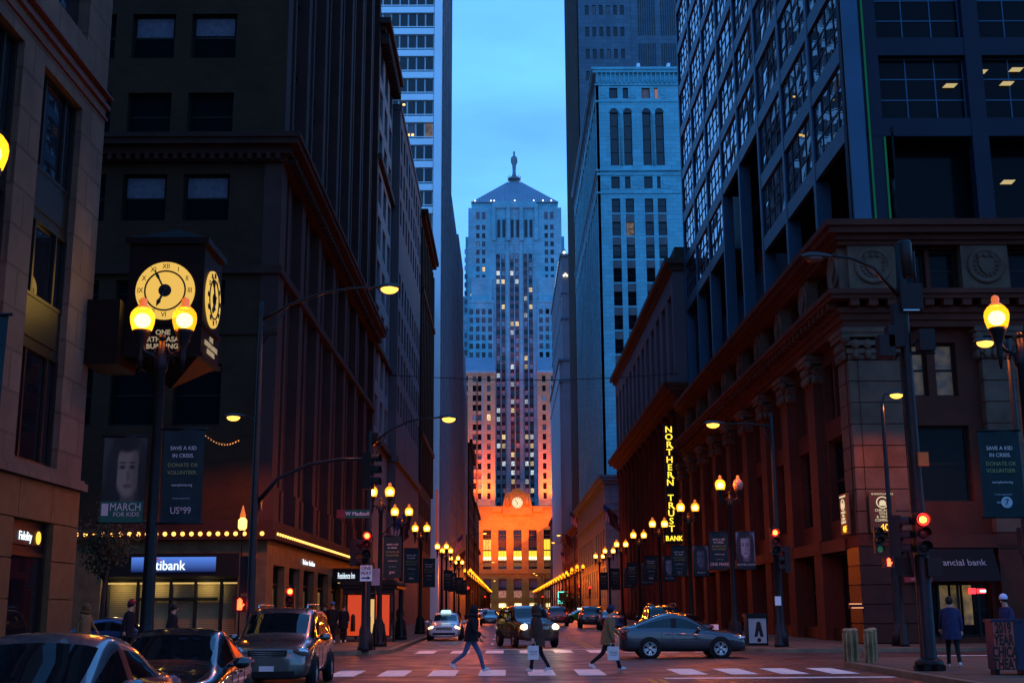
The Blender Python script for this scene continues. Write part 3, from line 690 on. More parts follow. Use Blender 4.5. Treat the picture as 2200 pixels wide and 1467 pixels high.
# north face
nc = [TX + .9 + 4.9 * k for k in range(6)]
MB().box(TX, TX + .9, TY, TY + .7, TZ, 74).build('column', 'black_steel', b, True)
for x in nc[0:1] + nc[1:]: MB().box(x - .02, x + .75, TY + .02, TY + .6, TZ, 74).build('column', 'black_steel', b, True)
for k in range(5):
    for z in (23.5, 27.55, 31.6, 35.65):
        MB().box(nc[k] + .75, nc[k + 1] - .02, TY + .05, TY + .6, z - .45, z + .45).build('beam', 'black_steel', b, True)
        if k < 4: obj('window', window_mesh(4.13, fp - .9, 'glass_dim', 3, 3, .06, 'steel_face'), b, True, (nc[k] + .75, TY + .5, z + .45))
    MB().box(nc[k] + .75, nc[k + 1], TY + 1.5, TY + 1.6, TZ, 23.1).build('recessed_glazing', 'glass_dim', b, True)
for x, y in ((TX + .93, TY - .04), (TX + 1.62, TY + .02)): MB().box(x, x + .1, y - .06, y, TZ, 74 if x < 17 else 23).build('green_fin', 'green_fin', b, True)
emis('office_lamp', (1, .75, .25), .55)
for x, z in ((20.7, 25.6), (22.2, 26.3), (23.4, 25.7), (23.0, 20.8), (23.9, 26.4), (24.6, 25.6)): MB().prism([(x, z), (x + .55, z), (x + .75, z + .2), (x + .2, z + .2)], TY + .35, TY + .4, 'y').build('ceiling_lamp', 'office_lamp', b, True)
# ------------------------------------------------------------------ Northern Trust building
b = thing('columned_bank', 'dark colonnaded bank with a set back attic behind the yellow vertical sign', 'building', (28, 136, 0))
NTX = 15.0; y0, y1 = 107.0, 166.0
mb = MB(); nn = 13; L = y1 - y0; pt = L / nn
holes = [(k * pt + 1.3, k * pt + pt - .5, z0, z1) for k in range(nn) for z0, z1 in ((.6, 4.5), (6.2, 11), (12, 17.5))]
wall(mb, (NTX + .8, y0, 0), (0, 1, 0), (-1, 0, 0), holes, L, 19.5, .5); shell(mb, NTX + .8, NTX + 25, y0, y1, 0, 19.5, 'w'); mb.build('wall', 'bank_stone', b, True)
windows(b, (NTX + .8, y0, 0), (0, 1, 0), (-1, 0, 0), holes, .4, choose(glass_dark=30, lit_dim=1), cols=2, rows=2, fw=.12)
for k in range(nn + 1):
    y = y0 + k * pt + .4
    MB().lathe([(.62, .14), (.62, 1.2), (.52, 1.3), (.5, 8), (.42, 18.2), (.6, 18.5), (.62, 19.2)], (NTX + .45, min(y, y1 - .7), 0), 12).build('column', 'bank_stone', b, True)
m = MB()
for z, d, t in ((19.2, .1, .7), (19.9, .5, .35), (20.25, 1.0, .4), (20.65, 1.15, .3)): m.box(NTX - d, NTX + 1.5, y0 - d * .4, y1 + d, z, z + t)
m.build('cornice', 'bank_stone', b, True)
mb = MB(); holes = [(k * pt + 1.0, k * pt + pt - .9, 1.2, 8.4) for k in range(nn)]
wall(mb, (NTX, y0, 20.9), (0, 1, 0), (-1, 0, 0), holes, L, 10.6, .7); shell(mb, NTX, NTX + 24, y0, y1, 20.9, 31.5, 'w'); mb.build('attic', 'grey_stone', b, True)
windows(b, (NTX, y0, 20.9), (0, 1, 0), (-1, 0, 0), holes, .6, choose(glass_dark=1), cols=1, rows=3, fw=.15)
m = MB()
for z, d, t in ((31.2, .3, .5), (31.7, .7, .5)): m.box(NTX - d, NTX + 24, y0 - d, y1 + d, z, z + t)
m.box(NTX + .3, NTX + 24, y0, y1, 32.2, 33.4); m.build('roof_cornice', 'dark_stone', b, True)
# podium with pedimented cornice
b = thing('podium_building', 'pale low building with a flat moulded cornice at the foot of the pale blue tower', 'building', (24, 200, 0))
mb = MB(); holes = hgrid([2.5 + 5 * k for k in range(13)], [3, 8.5], 2.2, 4.2) 
wall(mb, (14.2, 178, 0), (0, 1, 0), (-1, 0, 0), holes, 70, 20, .4); shell(mb, 14.2, 32, 178, 248, 0, 20, 'w'); mb.build('wall', 'slab_granite', b, True)
windows(b, (14.2, 178, 0), (0, 1, 0), (-1, 0, 0), holes, .3, choose(glass_dark=10, lit_warm=1, lit_dim=2), cols=2, rows=2, fw=.12)
m = MB()
for z, d, t in ((15.2, .25, .4), (19, .3, .5), (19.5, .7, .4), (19.9, .85, .35)): m.box(14.2 - d, 32, 178 - d, 248, z, z + t)
m.build('cornice', 'slab_granite', b, True)
MB().box(15.2, 31, 177.85, 178, 16.2, 18.6).build('frieze_panel', 'slab_granite', b, True)
# pale limestone tower
TXL, TYL = 15.0, 189.0
b = thing('limestone_tower', 'pale limestone tower with paired arched windows and an arcaded cornice', 'building', (22, 215, 20))
cx = [17.2, 19.42, 22.5, 24.6]; cw = 1.36
sq = [(c - TXL, c - TXL + cw, z - 20, z + 2.35 - 20) for c in cx for z in (63.4, 59.55, 55.75, 51.9, 48.05, 44.2, 40.35, 36.5, 32.65, 28.8, 25)]
r2 = [(c - TXL, c - TXL + cw, 67.45 - 20, 69.5 - 20) for c in cx]; r4 = [(c - TXL, c - TXL + cw, 82.95 - 20, 84.8 - 20) for c in cx]
ar = [(c - TXL, c - TXL + cw, 71.4 - 20, 80.5 - 20) for c in cx]
mb = MB(); wall(mb, (TXL, TYL, 20), (1, 0, 0), (0, -1, 0), sq + r2 + r4 + ar, 14, 67.6, .5)
sh2 = []
wall(mb, (TXL + .4, TYL, 20), (0, 1, 0), (-1, 0, 0), sh2, 64, 67.6, .5)
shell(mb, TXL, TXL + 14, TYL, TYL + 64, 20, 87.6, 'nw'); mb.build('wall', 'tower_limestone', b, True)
windows(b, (TXL, TYL, 20), (1, 0, 0), (0, -1, 0), sq, .35, choose(glass_dark=24, lit_dim=1), rows=2, fw=.1)
windows(b, (TXL, TYL, 20), (1, 0, 0), (0, -1, 0), ar, .35, lambda q: 'glass_dark', rows=4, fw=.12)
mat('blind_rose', (.45, .2, .17), .8, bump=0); emis('rose_glow', (1, .42, .3), .3)
windows(b, (TXL, TYL, 20), (1, 0, 0), (0, -1, 0), r2 + r4, .35, lambda q: 'rose_glow' if (q[0] > 9 and q[2] > 60) else ('blind_rose' if q[0] > 7 and q[2] > 60 else 'glass_dark'), rows=1, fw=.1)
for c in cx: # arched heads
    pts = [(c + cw / 2 + cw / 2 * math.cos(R(a)), 80.5 + cw / 2 * math.sin(R(a))) for a in range(0, 181, 15)]
    MB().prism(pts, TYL - .03, TYL - .01, 'y').build('arch_head', 'glass_dark', b, True)
    m = MB(); m.tube([(c + cw / 2 + (cw / 2 + .1) * math.cos(R(a)), TYL - .03, 80.5 + (cw / 2 + .1) * math.sin(R(a))) for a in range(0, 181, 15)], .1, 5); m.build('arch_moulding', 'tower_limestone', b, True)
for c in (18.99, 24.23): MB().lathe([(.22, 71.4), (.2, 79.8), (.36, 80.1), (.4, 80.6)], (c, TYL - .1, 0), 10).build('colonnette', 'tower_limestone', b, True)
for c in cx:
    for z in (61.95, 58.1, 54.3, 50.45, 46.6, 42.75, 38.9): MB().box(c, c + cw, TYL - .03, TYL + .1, z - .1, z + 1.2).build('spandrel_panel', 'spandrel_grey', b, True)
m = MB()
for z, d, t in ((66.6, .12, .3), (69.7, .15, .35), (70.4, .3, .25), (82.3, .15, .3), (85.2, .2, .25), (87.3, .5, .5), (87.8, .7, .4)): m.box(TXL - d, TXL + 14, TYL - d, TYL + 64, z, z + t)
m.build('cornice', 'tower_limestone', b, True)
for k in range(19): # arcade of brackets under the roof cornice
    x = TXL + .25 + k * .74; m = MB().box(x - .09, x + .09, TYL - .4, TYL, 85.6, 87.3); m.prism([(x + .37 + .28 * math.cos(R(a)), 86.6 + .3 * math.sin(R(a))) for a in range(0, 181, 30)] + [(x + .09, 86), (x + .65, 86)], TYL - .06, TYL - .02, 'y'); m.build('bracket_arch', 'tower_limestone', b, True)
for k in range(16): # piers of the side
    y = TYL + k * 4.1; MB().box(TXL - .05, TXL + .45, y, y + 1.5, 20, 66.6).box(TXL - .05, TXL + .45, y, y + 1.2, 70.6, 82.2).box(TXL - .02, TXL + .45, y, y + 2.5, 66.9, 69.7).box(TXL - .02, TXL + .45, y, y + 2.5, 82.6, 85.2).build('side_pier', 'tower_limestone', b, True)
m = MB()
for z in frange(24, 85, 3.85): m.box(TXL + .2, TXL + .42, TYL, TYL + 64, z, z + 1.3)
m.build('side_spandrels', 'spandrel_grey', b, True)
MB().box(TXL + .38, TXL + .39, TYL + .5, TYL + 64, 20, 87).build('side_glazing', 'glass_mirror', b, True)
for k in (3, 8): MB().box(TXL + 4 + k, TXL + 4.5 + k, TYL + 1, TYL + 2, 88.2, 89.6).build('roof_vent', 'white_metal', b, True)
for k in range(3): # carved panels
    for z in (67.5, 83): MB().box(TXL + .45 + k * 4.85, TXL + 1.9 + k * 4.85, TYL - .08, TYL, z, z + 2).box(TXL + .8 + k * 4.85, TXL + 1.55 + k * 4.85, TYL - .16, TYL - .08, z + .5, z + 1.5).build('carved_panel', 'tower_limestone', b, True)
# tall granite slab
b = thing('granite_slab', 'very tall dark granite tower behind the pale limestone one, cut by the top edge', 'building', (35, 277, 0))
SX, SY = 16.4, 251.0
holes = hgrid([1.5 + 1.55 * k for k in range(6)], [124.1 - 5.2 * 3 + 5.2 * k for k in range(7)], .85, 2.3)
mb = MB(); wall(mb, (SX, SY, 60), (1, 0, 0), (0, -1, 0), [(a, c, d - 60, e - 60) for a, c, d, e in holes], 11.4, 105, .3)
mb.box(SX + 11.4, SX + 34, SY + .2, SY + 10, 60, 165)
shell(mb, SX, SX + 34, SY + .3, 303, 0, 165, 'n'); mb.build('wall', 'slab_granite', b, True)
windows(b, (SX, SY, 60), (1, 0, 0), (0, -1, 0), [(a, c, d - 60, e - 60) for a, c, d, e in holes], .2, choose(glass_dark=3, blind_dim=1), rows=1, fw=.06)
for z0, z1 in ((103, 110.5), (114.5, 122.5), (124.5, 133)):
    for g in range(4):
        for k in range(8): MB().box(SX + 13.2 + g * 5 + k * .5, SX + 13.42 + g * 5 + k * .5, SY + .12, SY + .2, z0, z1).build('fin', 'glass_dark', b, True)
for k in range(14): MB().box(SX - .35, SX, SY + 1 + k * 3.7, SY + 2.6 + k * 3.7, 0, 165).build('side_fin', 'dark_stone', b, True)
MB().box(SX - .02, SX + .0, SY + .5, 302.8, 0, 164).build('side_glazing', 'glass_dark', b, True)
MB().box(SX + 1.4, SX + 1.7, SY - .06, SY, 101.5, 101.9).build('wall_lamp', 'lit_spot', b, True)
# far right building with a lit roof edge
b = thing('setback_building', 'slender stone building with lights along its roof edge right of the clock tower', 'building', (24, 355, 0))
mb = MB(); mb.box(15.2, 32, 322, 390, 0, 95).box(14.4, 32, 323, 388, 0, 66); mb.build('wall', 'blue_stone', b, True)
m = MB()
for z, d, t, x in ((94.4, .4, .7, 15.2), (77, .3, .6, 15.2), (65.6, .4, .6, 14.4), (60, .2, .5, 14.4), (84, .2, .4, 15.2)): m.box(x - d, 32, 322 - d, 390, z, z + t)
m.build('cornice', 'slab_granite', b, True)
for k in range(12): MB().box(15.0, 15.2, 325 + k * 5.4, 327 + k * 5.4, 67, 94).build('side_pier', 'blue_stone', b, True)
emis('roof_lamp', (1, .85, .6), 3)
MB().ball((16.0, 321.4, 95.4), .35).build('roof_lamp', 'roof_lamp', b, True)
for x, z in ((15.9, 89), (16.3, 89.4), (16.7, 89)): MB().ball((x, 321.7, z), .28, 6, 5).build('roof_lamp', 'roof_lamp', b, True)
for k in range(9): MB().ball((14.9, 330 + k * 3.2, 95.0), .18, 6, 5).build('roof_lamp', 'roof_lamp', b, True)
side_block('low_street_building', 'low dark street front on the far right with flags, before the orange lit base', 14.6, 248.5, 321, 19, 'bank_stone', None, 12, 3, 5.2, 2.6, 3.4, cornice=[(18, .6, .8)], pick=choose(glass_dark=8, lit_dim=1))
side_block('far_street_building', 'farthest low building on the right touching the orange lit base', 15.2, 391, 432, 30, 'dark_stone', None, 7, 4, 4.4, 2.4, 3, cornice=[(29, .6, .8)], pick=choose(glass_dark=8, lit_dim=1))

# ------------------------------------------------------------------ board of trade tower at the end of the street
XC = 4.0
b = thing('clock_tower', 'stepped stone tower closing the street, orange lit below and topped by a pyramid roof', 'building', (XC, 470, 0))
pk_low = choose(glass_dark=5, blind_blue=3.5, lit_warm=1.2, lit_white=1.6, blind_dim=3)
pk_side = choose(glass_dark=4, blind_blue=.7, lit_warm=.4, lit_white=.35, blind_dim=7)
def facade(x0, x1, y, z0, z1, holes, depth, pick, right=True, **kw):
    mb = MB(); hh = [(a - x0, c - x0, d - z0, e - z0) for a, c, d, e in holes]
    wall(mb, (x0, y, z0), (1, 0, 0), (0, -1, 0), hh, x1 - x0, z1 - z0, depth)
    windows(b, (x0, y, z0), (1, 0, 0), (0, -1, 0), hh, depth - .1, pick, rows=2, fw=.12, **kw)
    return mb
# centre slab
fl = 3.42; cxs = [XC - 6.75, XC - 4.75, XC - 1.3, XC + .65, XC + 4.05, XC + 6.05]
rows_c = frange(40.5, 139, fl)
holes = [(c - .75, c + .75, z, z + 1.95) for z in rows_c for c in cxs]
mb = facade(XC - 8, XC + 8, 470, 30, 142, holes, .45, pk_low)
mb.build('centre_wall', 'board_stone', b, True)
m = MB()
for c in cxs:
    for z in rows_c: m.cur = 1 if z > 92 else 0; m.box(c - .74, c + .74, 469.93, 470.05, z - 1.44, z - .03)
tag(m.build('spandrel_panels', ['spandrel', 'spandrel_grey'], b, True), kind='stuff')
for c in (XC - 8.2, XC - 3.1, XC + 2.3, XC + 8.0): MB().box(c - .45, c + .6, 469.5, 470, 38, 146).build('pier', 'board_stone', b, True)
for c in (XC - 5.75, XC - .33, XC + 5.05): MB().box(c - .14, c + .14, 469.75, 470, 38, 143).build('mullion_pier', 'board_stone', b, True)
# upper masses either side
for sg in (-1, 1):
    cols_ = [XC + sg * c for c in (9.9, 12.4, 14.7, 17.2)]
    holes = [(c - .65, c + .65, z, z + 2.0) for z in frange(96, 121, fl) for c in cols_] + [(c - .65, c + .65, z, z + 2.0) for z in frange(124, 150, fl) for c in cols_[1:3]]
    x0, x1 = sorted((XC + sg * 8, XC + sg * 18.5))
    facade(x0, x1, 469.4, 60, 157, holes, .4, pk_side).build('shoulder_wall', 'board_stone', b, True)
    x0, x1 = sorted((XC + sg * 8.6, XC + sg * 17.8))
    MB().box(x0, x1, 467.4, 469.4, 60, 118).build('buttress_wall', 'board_stone', b, True)
    holes2 = [(c - .65, c + .65, z, z + 2.0) for z in frange(96, 116, fl) for c in cols_]
    MB().box(x0 + .2, x1 - .2, 467.2, 467.5, 117.6, 118.6).box(x0 - .1, x1 + .1, 468.8, 469.4, 120, 121).box(x0 + .6, x1 - .6, 467.9, 469.4, 118, 128).build('setback_ledge', 'board_stone', b, True)
    for q in holes2: obj('window', window_mesh(1.3, 2.0, pk_side(0), 1, 2, .12), b, True, (q[0], 467.34, q[2]))
mb = MB().box(XC - 18.5, XC + 18.5, 470.4, 505, 30, 157.4).box(XC - 19.7, XC + 19.7, 473, 503, 30, 146.2).box(XC - 21, XC + 21, 474, 503, 30, 122).box(XC - 17.2, XC + 17.2, 471, 503, 157, 160)
mb.build('core', 'board_stone', b, True)
for sg in (-1, 1):
    for z in frange(98, 140, fl * 1.0): MB().box(*sorted((XC + sg * 19, XC + sg * 20.1)), 472.9, 473.05, z, z + 2.0).build('window', rnd.choice(['glass_dark', 'blind_dim', 'blind_dim', 'blind_blue']), b, True)
# top: recessed bay between pylons
MB().box(XC - 8.6, XC + 8.6, 469.2, 470, 157, 159.8).build('top_band', 'board_stone', b, True)
for c in (XC - 8.5, XC - 2.6, XC + 2.6, XC + 8.5): MB().box(c - .8, c + .8, 468.9, 470.3, 143.5, 158).box(c - .55, c + .55, 468.7, 469, 150, 158.6).build('pylon', 'board_stone', b, True)
for c in (XC - 6.4, XC - 4.4, XC - 1.1, XC + 1.1, XC + 4.4, XC + 6.4): MB().box(c - .55, c + .55, 469.7, 469.85, 145, 152.2).build('tall_window', 'glass_dark', b, True)
MB().box(XC - 7.9, XC + 7.9, 469.9, 470.4, 142, 157).build('recess_wall', 'board_stone', b, True)
for sg in (-1, 1):
    for c in (12.4, 14.7): MB().box(XC + sg * c - .7, XC + sg * c + .7, 469.3, 469.42, 152.4, 155.4).build('window', 'blind_dim', b, True)
# pyramid roof, statue
rf = MB()
e, z0, z1 = 17.1, 160.1, 170.1
P4 = [(XC - e, 470.6), (XC + e, 470.6), (XC + e, 504.6), (XC - e, 504.6)]; Q4 = [(XC - 2.9, 484.8), (XC + 2.9, 484.8), (XC + 2.9, 490.4), (XC - 2.9, 490.4)]
for i in range(4): j = (i + 1) % 4; rf.face([(*P4[i], z0), (*P4[j], z0), (*Q4[j], z1 + 3.2), (*Q4[i], z1 + 3.2)])
rf.face([(*q, z1 + 3.2) for q in Q4]); rf.box(XC - e - .3, XC + e + .3, 470.3, 504.9, 159.6, 160.1)
roof = rf.build('roof', 'roof_metal', b, True)
m = MB()
for k in range(1, 34):
    x = XC - e + 2 * e * k / 34; t = min(1, (1 - abs(x - XC) / e) / (1 - 2.9 / e)); t = max(t, 0)
    m.tube([(x, 470.55, z0 + .05), (x, 470.55 + 14.2 * t, z0 + .05 + (z1 + 3.2 - z0) * t)], .07, 4)
m.build('roof_seams', 'roof_metal', b, True)
emis('eave_lamp', (.9, .95, 1), 3)
for x in (-15.8, -9.5, -8.2, 0, 7.6, 11.3, 14.6): MB().ball((XC + x, 470, 160.3), .28, 6, 5).build('eave_lamp', 'eave_lamp', b, True)
sy = 487.5; sz = 173.3
st = thing('rooftop_statue', 'slender faceless draped figure standing on the peak of the pyramid roof', 'statue', (XC, sy, sz))
m = MB().lathe([(2.5, 0), (2.5, .5), (1.5, .6), (1.5, 1.6), (2.7, 1.7), (2.7, 2.5), (1.6, 2.6), (1.3, 3.4)], (0, 0, 0), 14)
for k in range(8): m.tube([(2.6 * math.cos(k * PI / 4), 2.6 * math.sin(k * PI / 4), 2.4), (2.6 * math.cos(k * PI / 4), 2.6 * math.sin(k * PI / 4), 3.5)], .12, 5)
m.build('pedestal', 'statue_metal', st)
m = MB().lathe([(1.55, 3.3), (1.0, 4.2), (.85, 5.5), (1.0, 7.5), (1.25, 9.6), (1.35, 11), (1.2, 12), (.6, 12.5), (.42, 12.9), (.5, 13.3), (.58, 13.8), (.42, 14.3), (.1, 14.5)], (0, 0, 0), 14)
m.tube([(-1.3, 0, 11.6), (-1.45, -.3, 9.6), (-1.0, -.8, 8.4)], [.34, .28, .2], 7).tube([(1.3, 0, 11.6), (1.45, -.3, 9.6), (1.0, -.8, 8.4)], [.34, .28, .2], 7)
fg = m.build('figure', 'statue_metal', st); fg.scale = (.8, .8, 1)
# front wings with sloped roofs
for sg in (-1, 1):
    xi, xo = XC + sg * 7.9, XC + sg * 22
    cols_ = [XC + sg * c for c in (10.2, 13.6, 15.5, 18.6)]
    rz_ = frange(40, 85, 3.6)
    holes = [(c - .65, c + .65, z, z + 2.3) for z in rz_ for c in cols_]
    x0, x1 = sorted((xi, xo))
    facade(x0, x1, 450, 30, 86.5, holes, .5, choose(glass_dark=7, blind_blue=1, lit_warm=1, blind_dim=3)).build('wing_wall', 'wing_stone_flood_tint', b, True)
    MB().box(x0, x1, 450.6, 470, 30, 86.5).box(x0 - .2, x1 + .2, 449.6, 470, 86.5, 87.4).build('wing_core', 'board_stone', b, True)
    for c in (cols_[1] - .95, cols_[1] + .95, cols_[2] + .95): MB().box(c - .16, c + .16, 449.8, 450, 39, 84).build('mullion_pier', 'board_stone', b, True)
    MB().face([(x0, 450.2, 87.4), (x1, 450.2, 87.4), (x1, 457, 93.8), (x0, 457, 93.8)]).face([(x0, 457, 93.8), (x1, 457, 93.8), (x1, 467, 93.8), (x0, 467, 93.8)]).face([(x0, 450.2, 87.4), (x0, 457, 93.8), (x0, 467, 93.8), (x0, 467, 87.4)]).face([(x1, 450.2, 87.4), (x1, 457, 93.8), (x1, 467, 93.8), (x1, 467, 87.4)]).build('wing_roof', 'roof_metal', b, True)
# base with tall windows
tw = [XC - 16.1 + 5.36 * k for k in range(7)]
holes = [(c - 1.45, c + 1.45, 14.7, 28.3) for c in tw] + [(c - 1.4, c + 1.4, 4.8, 11.4) for c in tw] + [(c - 1.3, c + 1.3, .3, 3.3) for c in tw]
mb = MB(); wall(mb, (XC - 22, 440, 0), (1, 0, 0), (0, -1, 0), [(a - XC + 22, c - XC + 22, d, e) for a, c, d, e in holes], 44, 36, 1.0)
mb.box(XC - 22, XC + 22, 441.2, 450, 0, 36); mb.build('base_wall', 'base_stone_flood_tint', b, True)
emis('hall_yellow', (1, .58, .03), 1.5); emis('hall_glow', (1, .85, .4), 2.2); emis('hall_dim', (1, .5, .12), .12, rand=.6); emis('hall_mosaic', (.9, .4, .3), .3, rand=.9)
for i, c in enumerate(tw):
    m = MB().box(c - 1.5, c + 1.5, 440.75, 440.8, 14.7, 28.4); m.build('hall_glazing', 'glass_dark', b, True)
    edge = i in (0, 1, 5, 6)
    for z0, z1, mm in ((17.9, 19.0, 'hall_glow'), (19.0, 21.0, 'hall_yellow'), (15.6, 17.9, 'hall_dim')): MB().box(c - 1.38, c + 1.38, 440.68, 440.7, z0, z1).build('lit_pane', mm, b, True)
    if edge: MB().box(c - 1.38, c + 1.38, 440.68, 440.7, 21.2, 25).build('lit_pane', 'hall_yellow' if i != 1 else 'lit_yellow', b, True)
    m = MB()
    for z in (17, 21.1, 25.2, 26.3): m.box(c - 1.45, c + 1.45, 440.5, 440.66, z, z + .35)
    for x in (-.5, .42): m.box(c + x, c + x + .09, 440.55, 440.66, 14.7, 28.3)
    m.build('glazing_bars', 'spandrel', b, True)
    MB().box(c - 1.4, c + 1.4, 440.6, 440.65, 22.2, 24.8).build('spandrel_panel', 'spandrel', b, True) if not edge else None
    MB().box(c - 1.35, c + 1.35, 440.7, 440.72, 8.5, 11.2).build('upper_pane', 'blind_dim', b, True); MB().box(c - 1.35, c + 1.35, 440.7, 440.72, 4.9, 7.3).build('lower_pane', 'hall_mosaic', b, True)
    MB().box(c - 1.35, c + 1.35, 440.5, 440.7, 7.4, 8.5).build('spandrel_panel', 'spandrel', b, True)
    MB().box(c - 1.25, c + 1.25, 440.4, 440.45, 1.6, 2.9).build('entrance_light', 'hall_glow', b, True)
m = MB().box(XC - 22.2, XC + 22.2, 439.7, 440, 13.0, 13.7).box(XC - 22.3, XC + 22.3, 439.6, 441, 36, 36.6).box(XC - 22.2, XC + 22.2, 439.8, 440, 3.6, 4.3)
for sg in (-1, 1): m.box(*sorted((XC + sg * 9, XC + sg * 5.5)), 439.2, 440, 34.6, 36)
m.build('belt_course', 'base_stone_flood_tint', b, True)
for c in (-13.4, 13.4): MB().box(XC + c - .8, XC + c + .8, 439.5, 440, 31.5, 33).ball((XC + c, 439.5, 32.3), .6).build('carved_block', 'base_stone_flood_tint', b, True)
# clock surround with two seated figures
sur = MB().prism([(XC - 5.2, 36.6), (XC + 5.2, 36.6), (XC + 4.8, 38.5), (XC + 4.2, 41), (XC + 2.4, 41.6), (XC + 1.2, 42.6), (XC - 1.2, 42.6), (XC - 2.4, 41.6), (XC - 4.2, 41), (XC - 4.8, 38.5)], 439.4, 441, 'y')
sur.box(XC - 5.2, XC + 5.2, 439.3, 440, 33.5, 36.6); sur.box(XC - .6, XC + .6, 439.1, 439.5, 40.5, 43).build('clock_surround', 'base_stone_flood_tint', b, True)
for sg in (-1, 1): MB().ball((XC + sg * 3.3, 439.3, 40.6), (.45, .4, .55)).lathe([(.9, 36.8), (.8, 38), (.65, 39.6), (.3, 40.2)], (XC + sg * 3.4, 439.2, 0), 8).build('carved_figure', 'base_stone_flood_tint', b, True)
emis('clock_white', (1, .86, .5), .95)
MB().lathe([(0, -.02), (2.0, 0), (2.0, .3)], (XC, 439.1, 37.8), 28, 'y', False).build('clock_face', 'clock_white', b, True)
m = MB()
for k in range(12): a = k * PI / 6; m.box(-.1, .1, 0, .04, 1.45, 1.85) if 0 else m.tube([(XC + 1.4 * math.sin(a), 439.05, 37.8 + 1.4 * math.cos(a)), (XC + 1.85 * math.sin(a), 439.05, 37.8 + 1.85 * math.cos(a))], .09, 4)
m.tube([(XC, 439.03, 37.8), (XC - .8, 439.03, 38.9)], .09, 4).tube([(XC, 439.03, 37.8), (XC - .15, 439.03, 36.9)], .12, 4)
m.build('clock_hands', 'bronze', b, True)
m = MB(); m.tube([(XC + 2.05 * math.cos(k * PI / 16), 439.1, 37.8 + 2.05 * math.sin(k * PI / 16)) for k in range(33)], .16, 5); m.build('clock_rim', 'base_stone_flood_tint', b, True)

# floodlights that wash the base
fd = MB().box(-.3, .3, -.2, .2, .2, .6).box(-.35, -.3, -.05, .05, 0, .5).box(.3, .35, -.05, .05, 0, .5).mesh('housing', 'iron')
def flood(x, y, z, tx, ty, tz, e, ang, label, blend=.8, col=(1, .105, 0)):
    t = thing('floodlight', label, 'floodlight', (x, y, z), group='floodlights below the clock tower'); obj('housing', fd, t)
    l = bpy.data.lights.new('flood_lamp', 'SPOT'); l.energy = e; l.color = col; l.spot_size = R(ang); l.spot_blend = blend; l.shadow_soft_size = .3
    o = bpy.data.objects.new('flood_lamp', l); COL.objects.link(o); o.parent = t; o.location = (0, 0, .7); o.rotation_mode = 'QUATERNION'
    o.rotation_quaternion = (Vector((tx - x, ty - y, tz - z - .7))).to_track_quat('-Z', 'Y')
for i, x in enumerate((-14.5, -9.5, 9.5, 14.5)):
    flood(XC + x, 444.2, 36.4, XC + x * 1.02, 450, 53, 17000, 100, 'small floodlight on the base roof, %s of four below the wings' % ('leftmost', 'second from the left', 'second from the right', 'rightmost')[i], 1, (1, .075, 0))
for i, (x, tx) in enumerate(((-12, -9), (-11, 3), (18, 5), (18, 15))):
    flood(x, 398, 31.2, tx, 440, 27, 64000, 44, 'black floodlight on a low roof facing the tower base, %s' % ('outer one on the left', 'inner one on the left', 'inner one on the right', 'outer one on the right')[i], 1)

# ------------------------------------------------------------------ twin globe street lamps
m_, n_, l_, p_ = _new('globe')
ad = n_.new('ShaderNodeAddShader'); tr = n_.new('ShaderNodeBsdfTransparent'); em = n_.new('ShaderNodeEmission'); out = n_['Material Output']
tr.inputs[0].default_value = (1, .72, .3, 1); em.inputs[0].default_value = (1, .38, .015, 1); em.inputs[1].default_value = .33
oi = n_.new('ShaderNodeObjectInfo'); mr = n_.new('ShaderNodeMapRange'); mr.inputs[3].default_value = .24; mr.inputs[4].default_value = .42; l_.new(oi.outputs['Random'], mr.inputs[0]); l_.new(mr.outputs[0], em.inputs[1])
l_.new(tr.outputs[0], ad.inputs[0]); l_.new(em.outputs[0], ad.inputs[1]); l_.new(ad.outputs[0], out.inputs[0]); m_.cycles.emission_sampling = 'NONE'
m_, n_, l_, p_ = _new('globe_off')
p_.inputs['Base Color'].default_value = (.3, .16, .1, 1); p_.inputs['Roughness'].default_value = .2
emis('bulb_core', (1, .75, .3), 9); emis('globe_cap', (1, .2, .02), .8)
post = MB()
post.lathe([(.34, 0), (.36, .12), (.3, .2), (.27, .55), (.22, .75), (.2, .95), (.13, 1.15), (.115, 1.3), (.1, 3.2), (.085, 5.55), (.12, 5.6), (.13, 5.75), (.08, 5.85), (.06, 6.1)], n=12)
for k in range(8): a = k * PI / 4; post.tube([(.2 * math.cos(a), .2 * math.sin(a), .95), (.3 * math.cos(a), .3 * math.sin(a), .2)], .035, 4)
post_me = post.mesh('post', 'iron')
arm = MB()
for s in (-1, 1):
    arm.tube([(0, 0, 5.7), (s * .16, 0, 5.85), (s * .3, 0, 5.9), (s * .37, 0, 6.05), (s * .37, 0, 6.2)], .04, 6)
    arm.lathe([(.02, 5.55), (.06, 5.8), (.05, 5.95), (.1, 6.1), (.15, 6.24), (.16, 6.29)], (s * .37, 0, 0), 10); arm.tube([(s * .08, 0, 6.0), (s * .22, 0, 5.72)], .025, 5)
arm.ball((0, 0, 6.15), .07, 8, 6); arm_me = arm.mesh('crossarm', 'iron')
gl_me = MB().lathe([(.13, -.22), (.17, -.2), (.205, -.08), (.215, .02), (.2, .1), (.15, .17), (.1, .21)], n=16, caps=True).mesh('globe', 'globe')
go_me = gl_me.copy(); go_me.materials.clear(); go_me.materials.append(M['globe_off'])
fin_me = MB().lathe([(.14, .17), (.1, .22), (.06, .26), (.075, .3), (.06, .36), (.01, .39)], n=10).mesh('finial', 'globe_cap')
core_me = MB().ball((0, 0, .0), (.145, .145, .13), 12, 8).mesh('bulb', 'bulb_core')
LAMP_W = 130
gl_light = bpy.data.lights.new('globe_lamp', 'POINT'); gl_light.energy = LAMP_W; gl_light.color = (1, .2, .015); gl_light.shadow_soft_size = .16
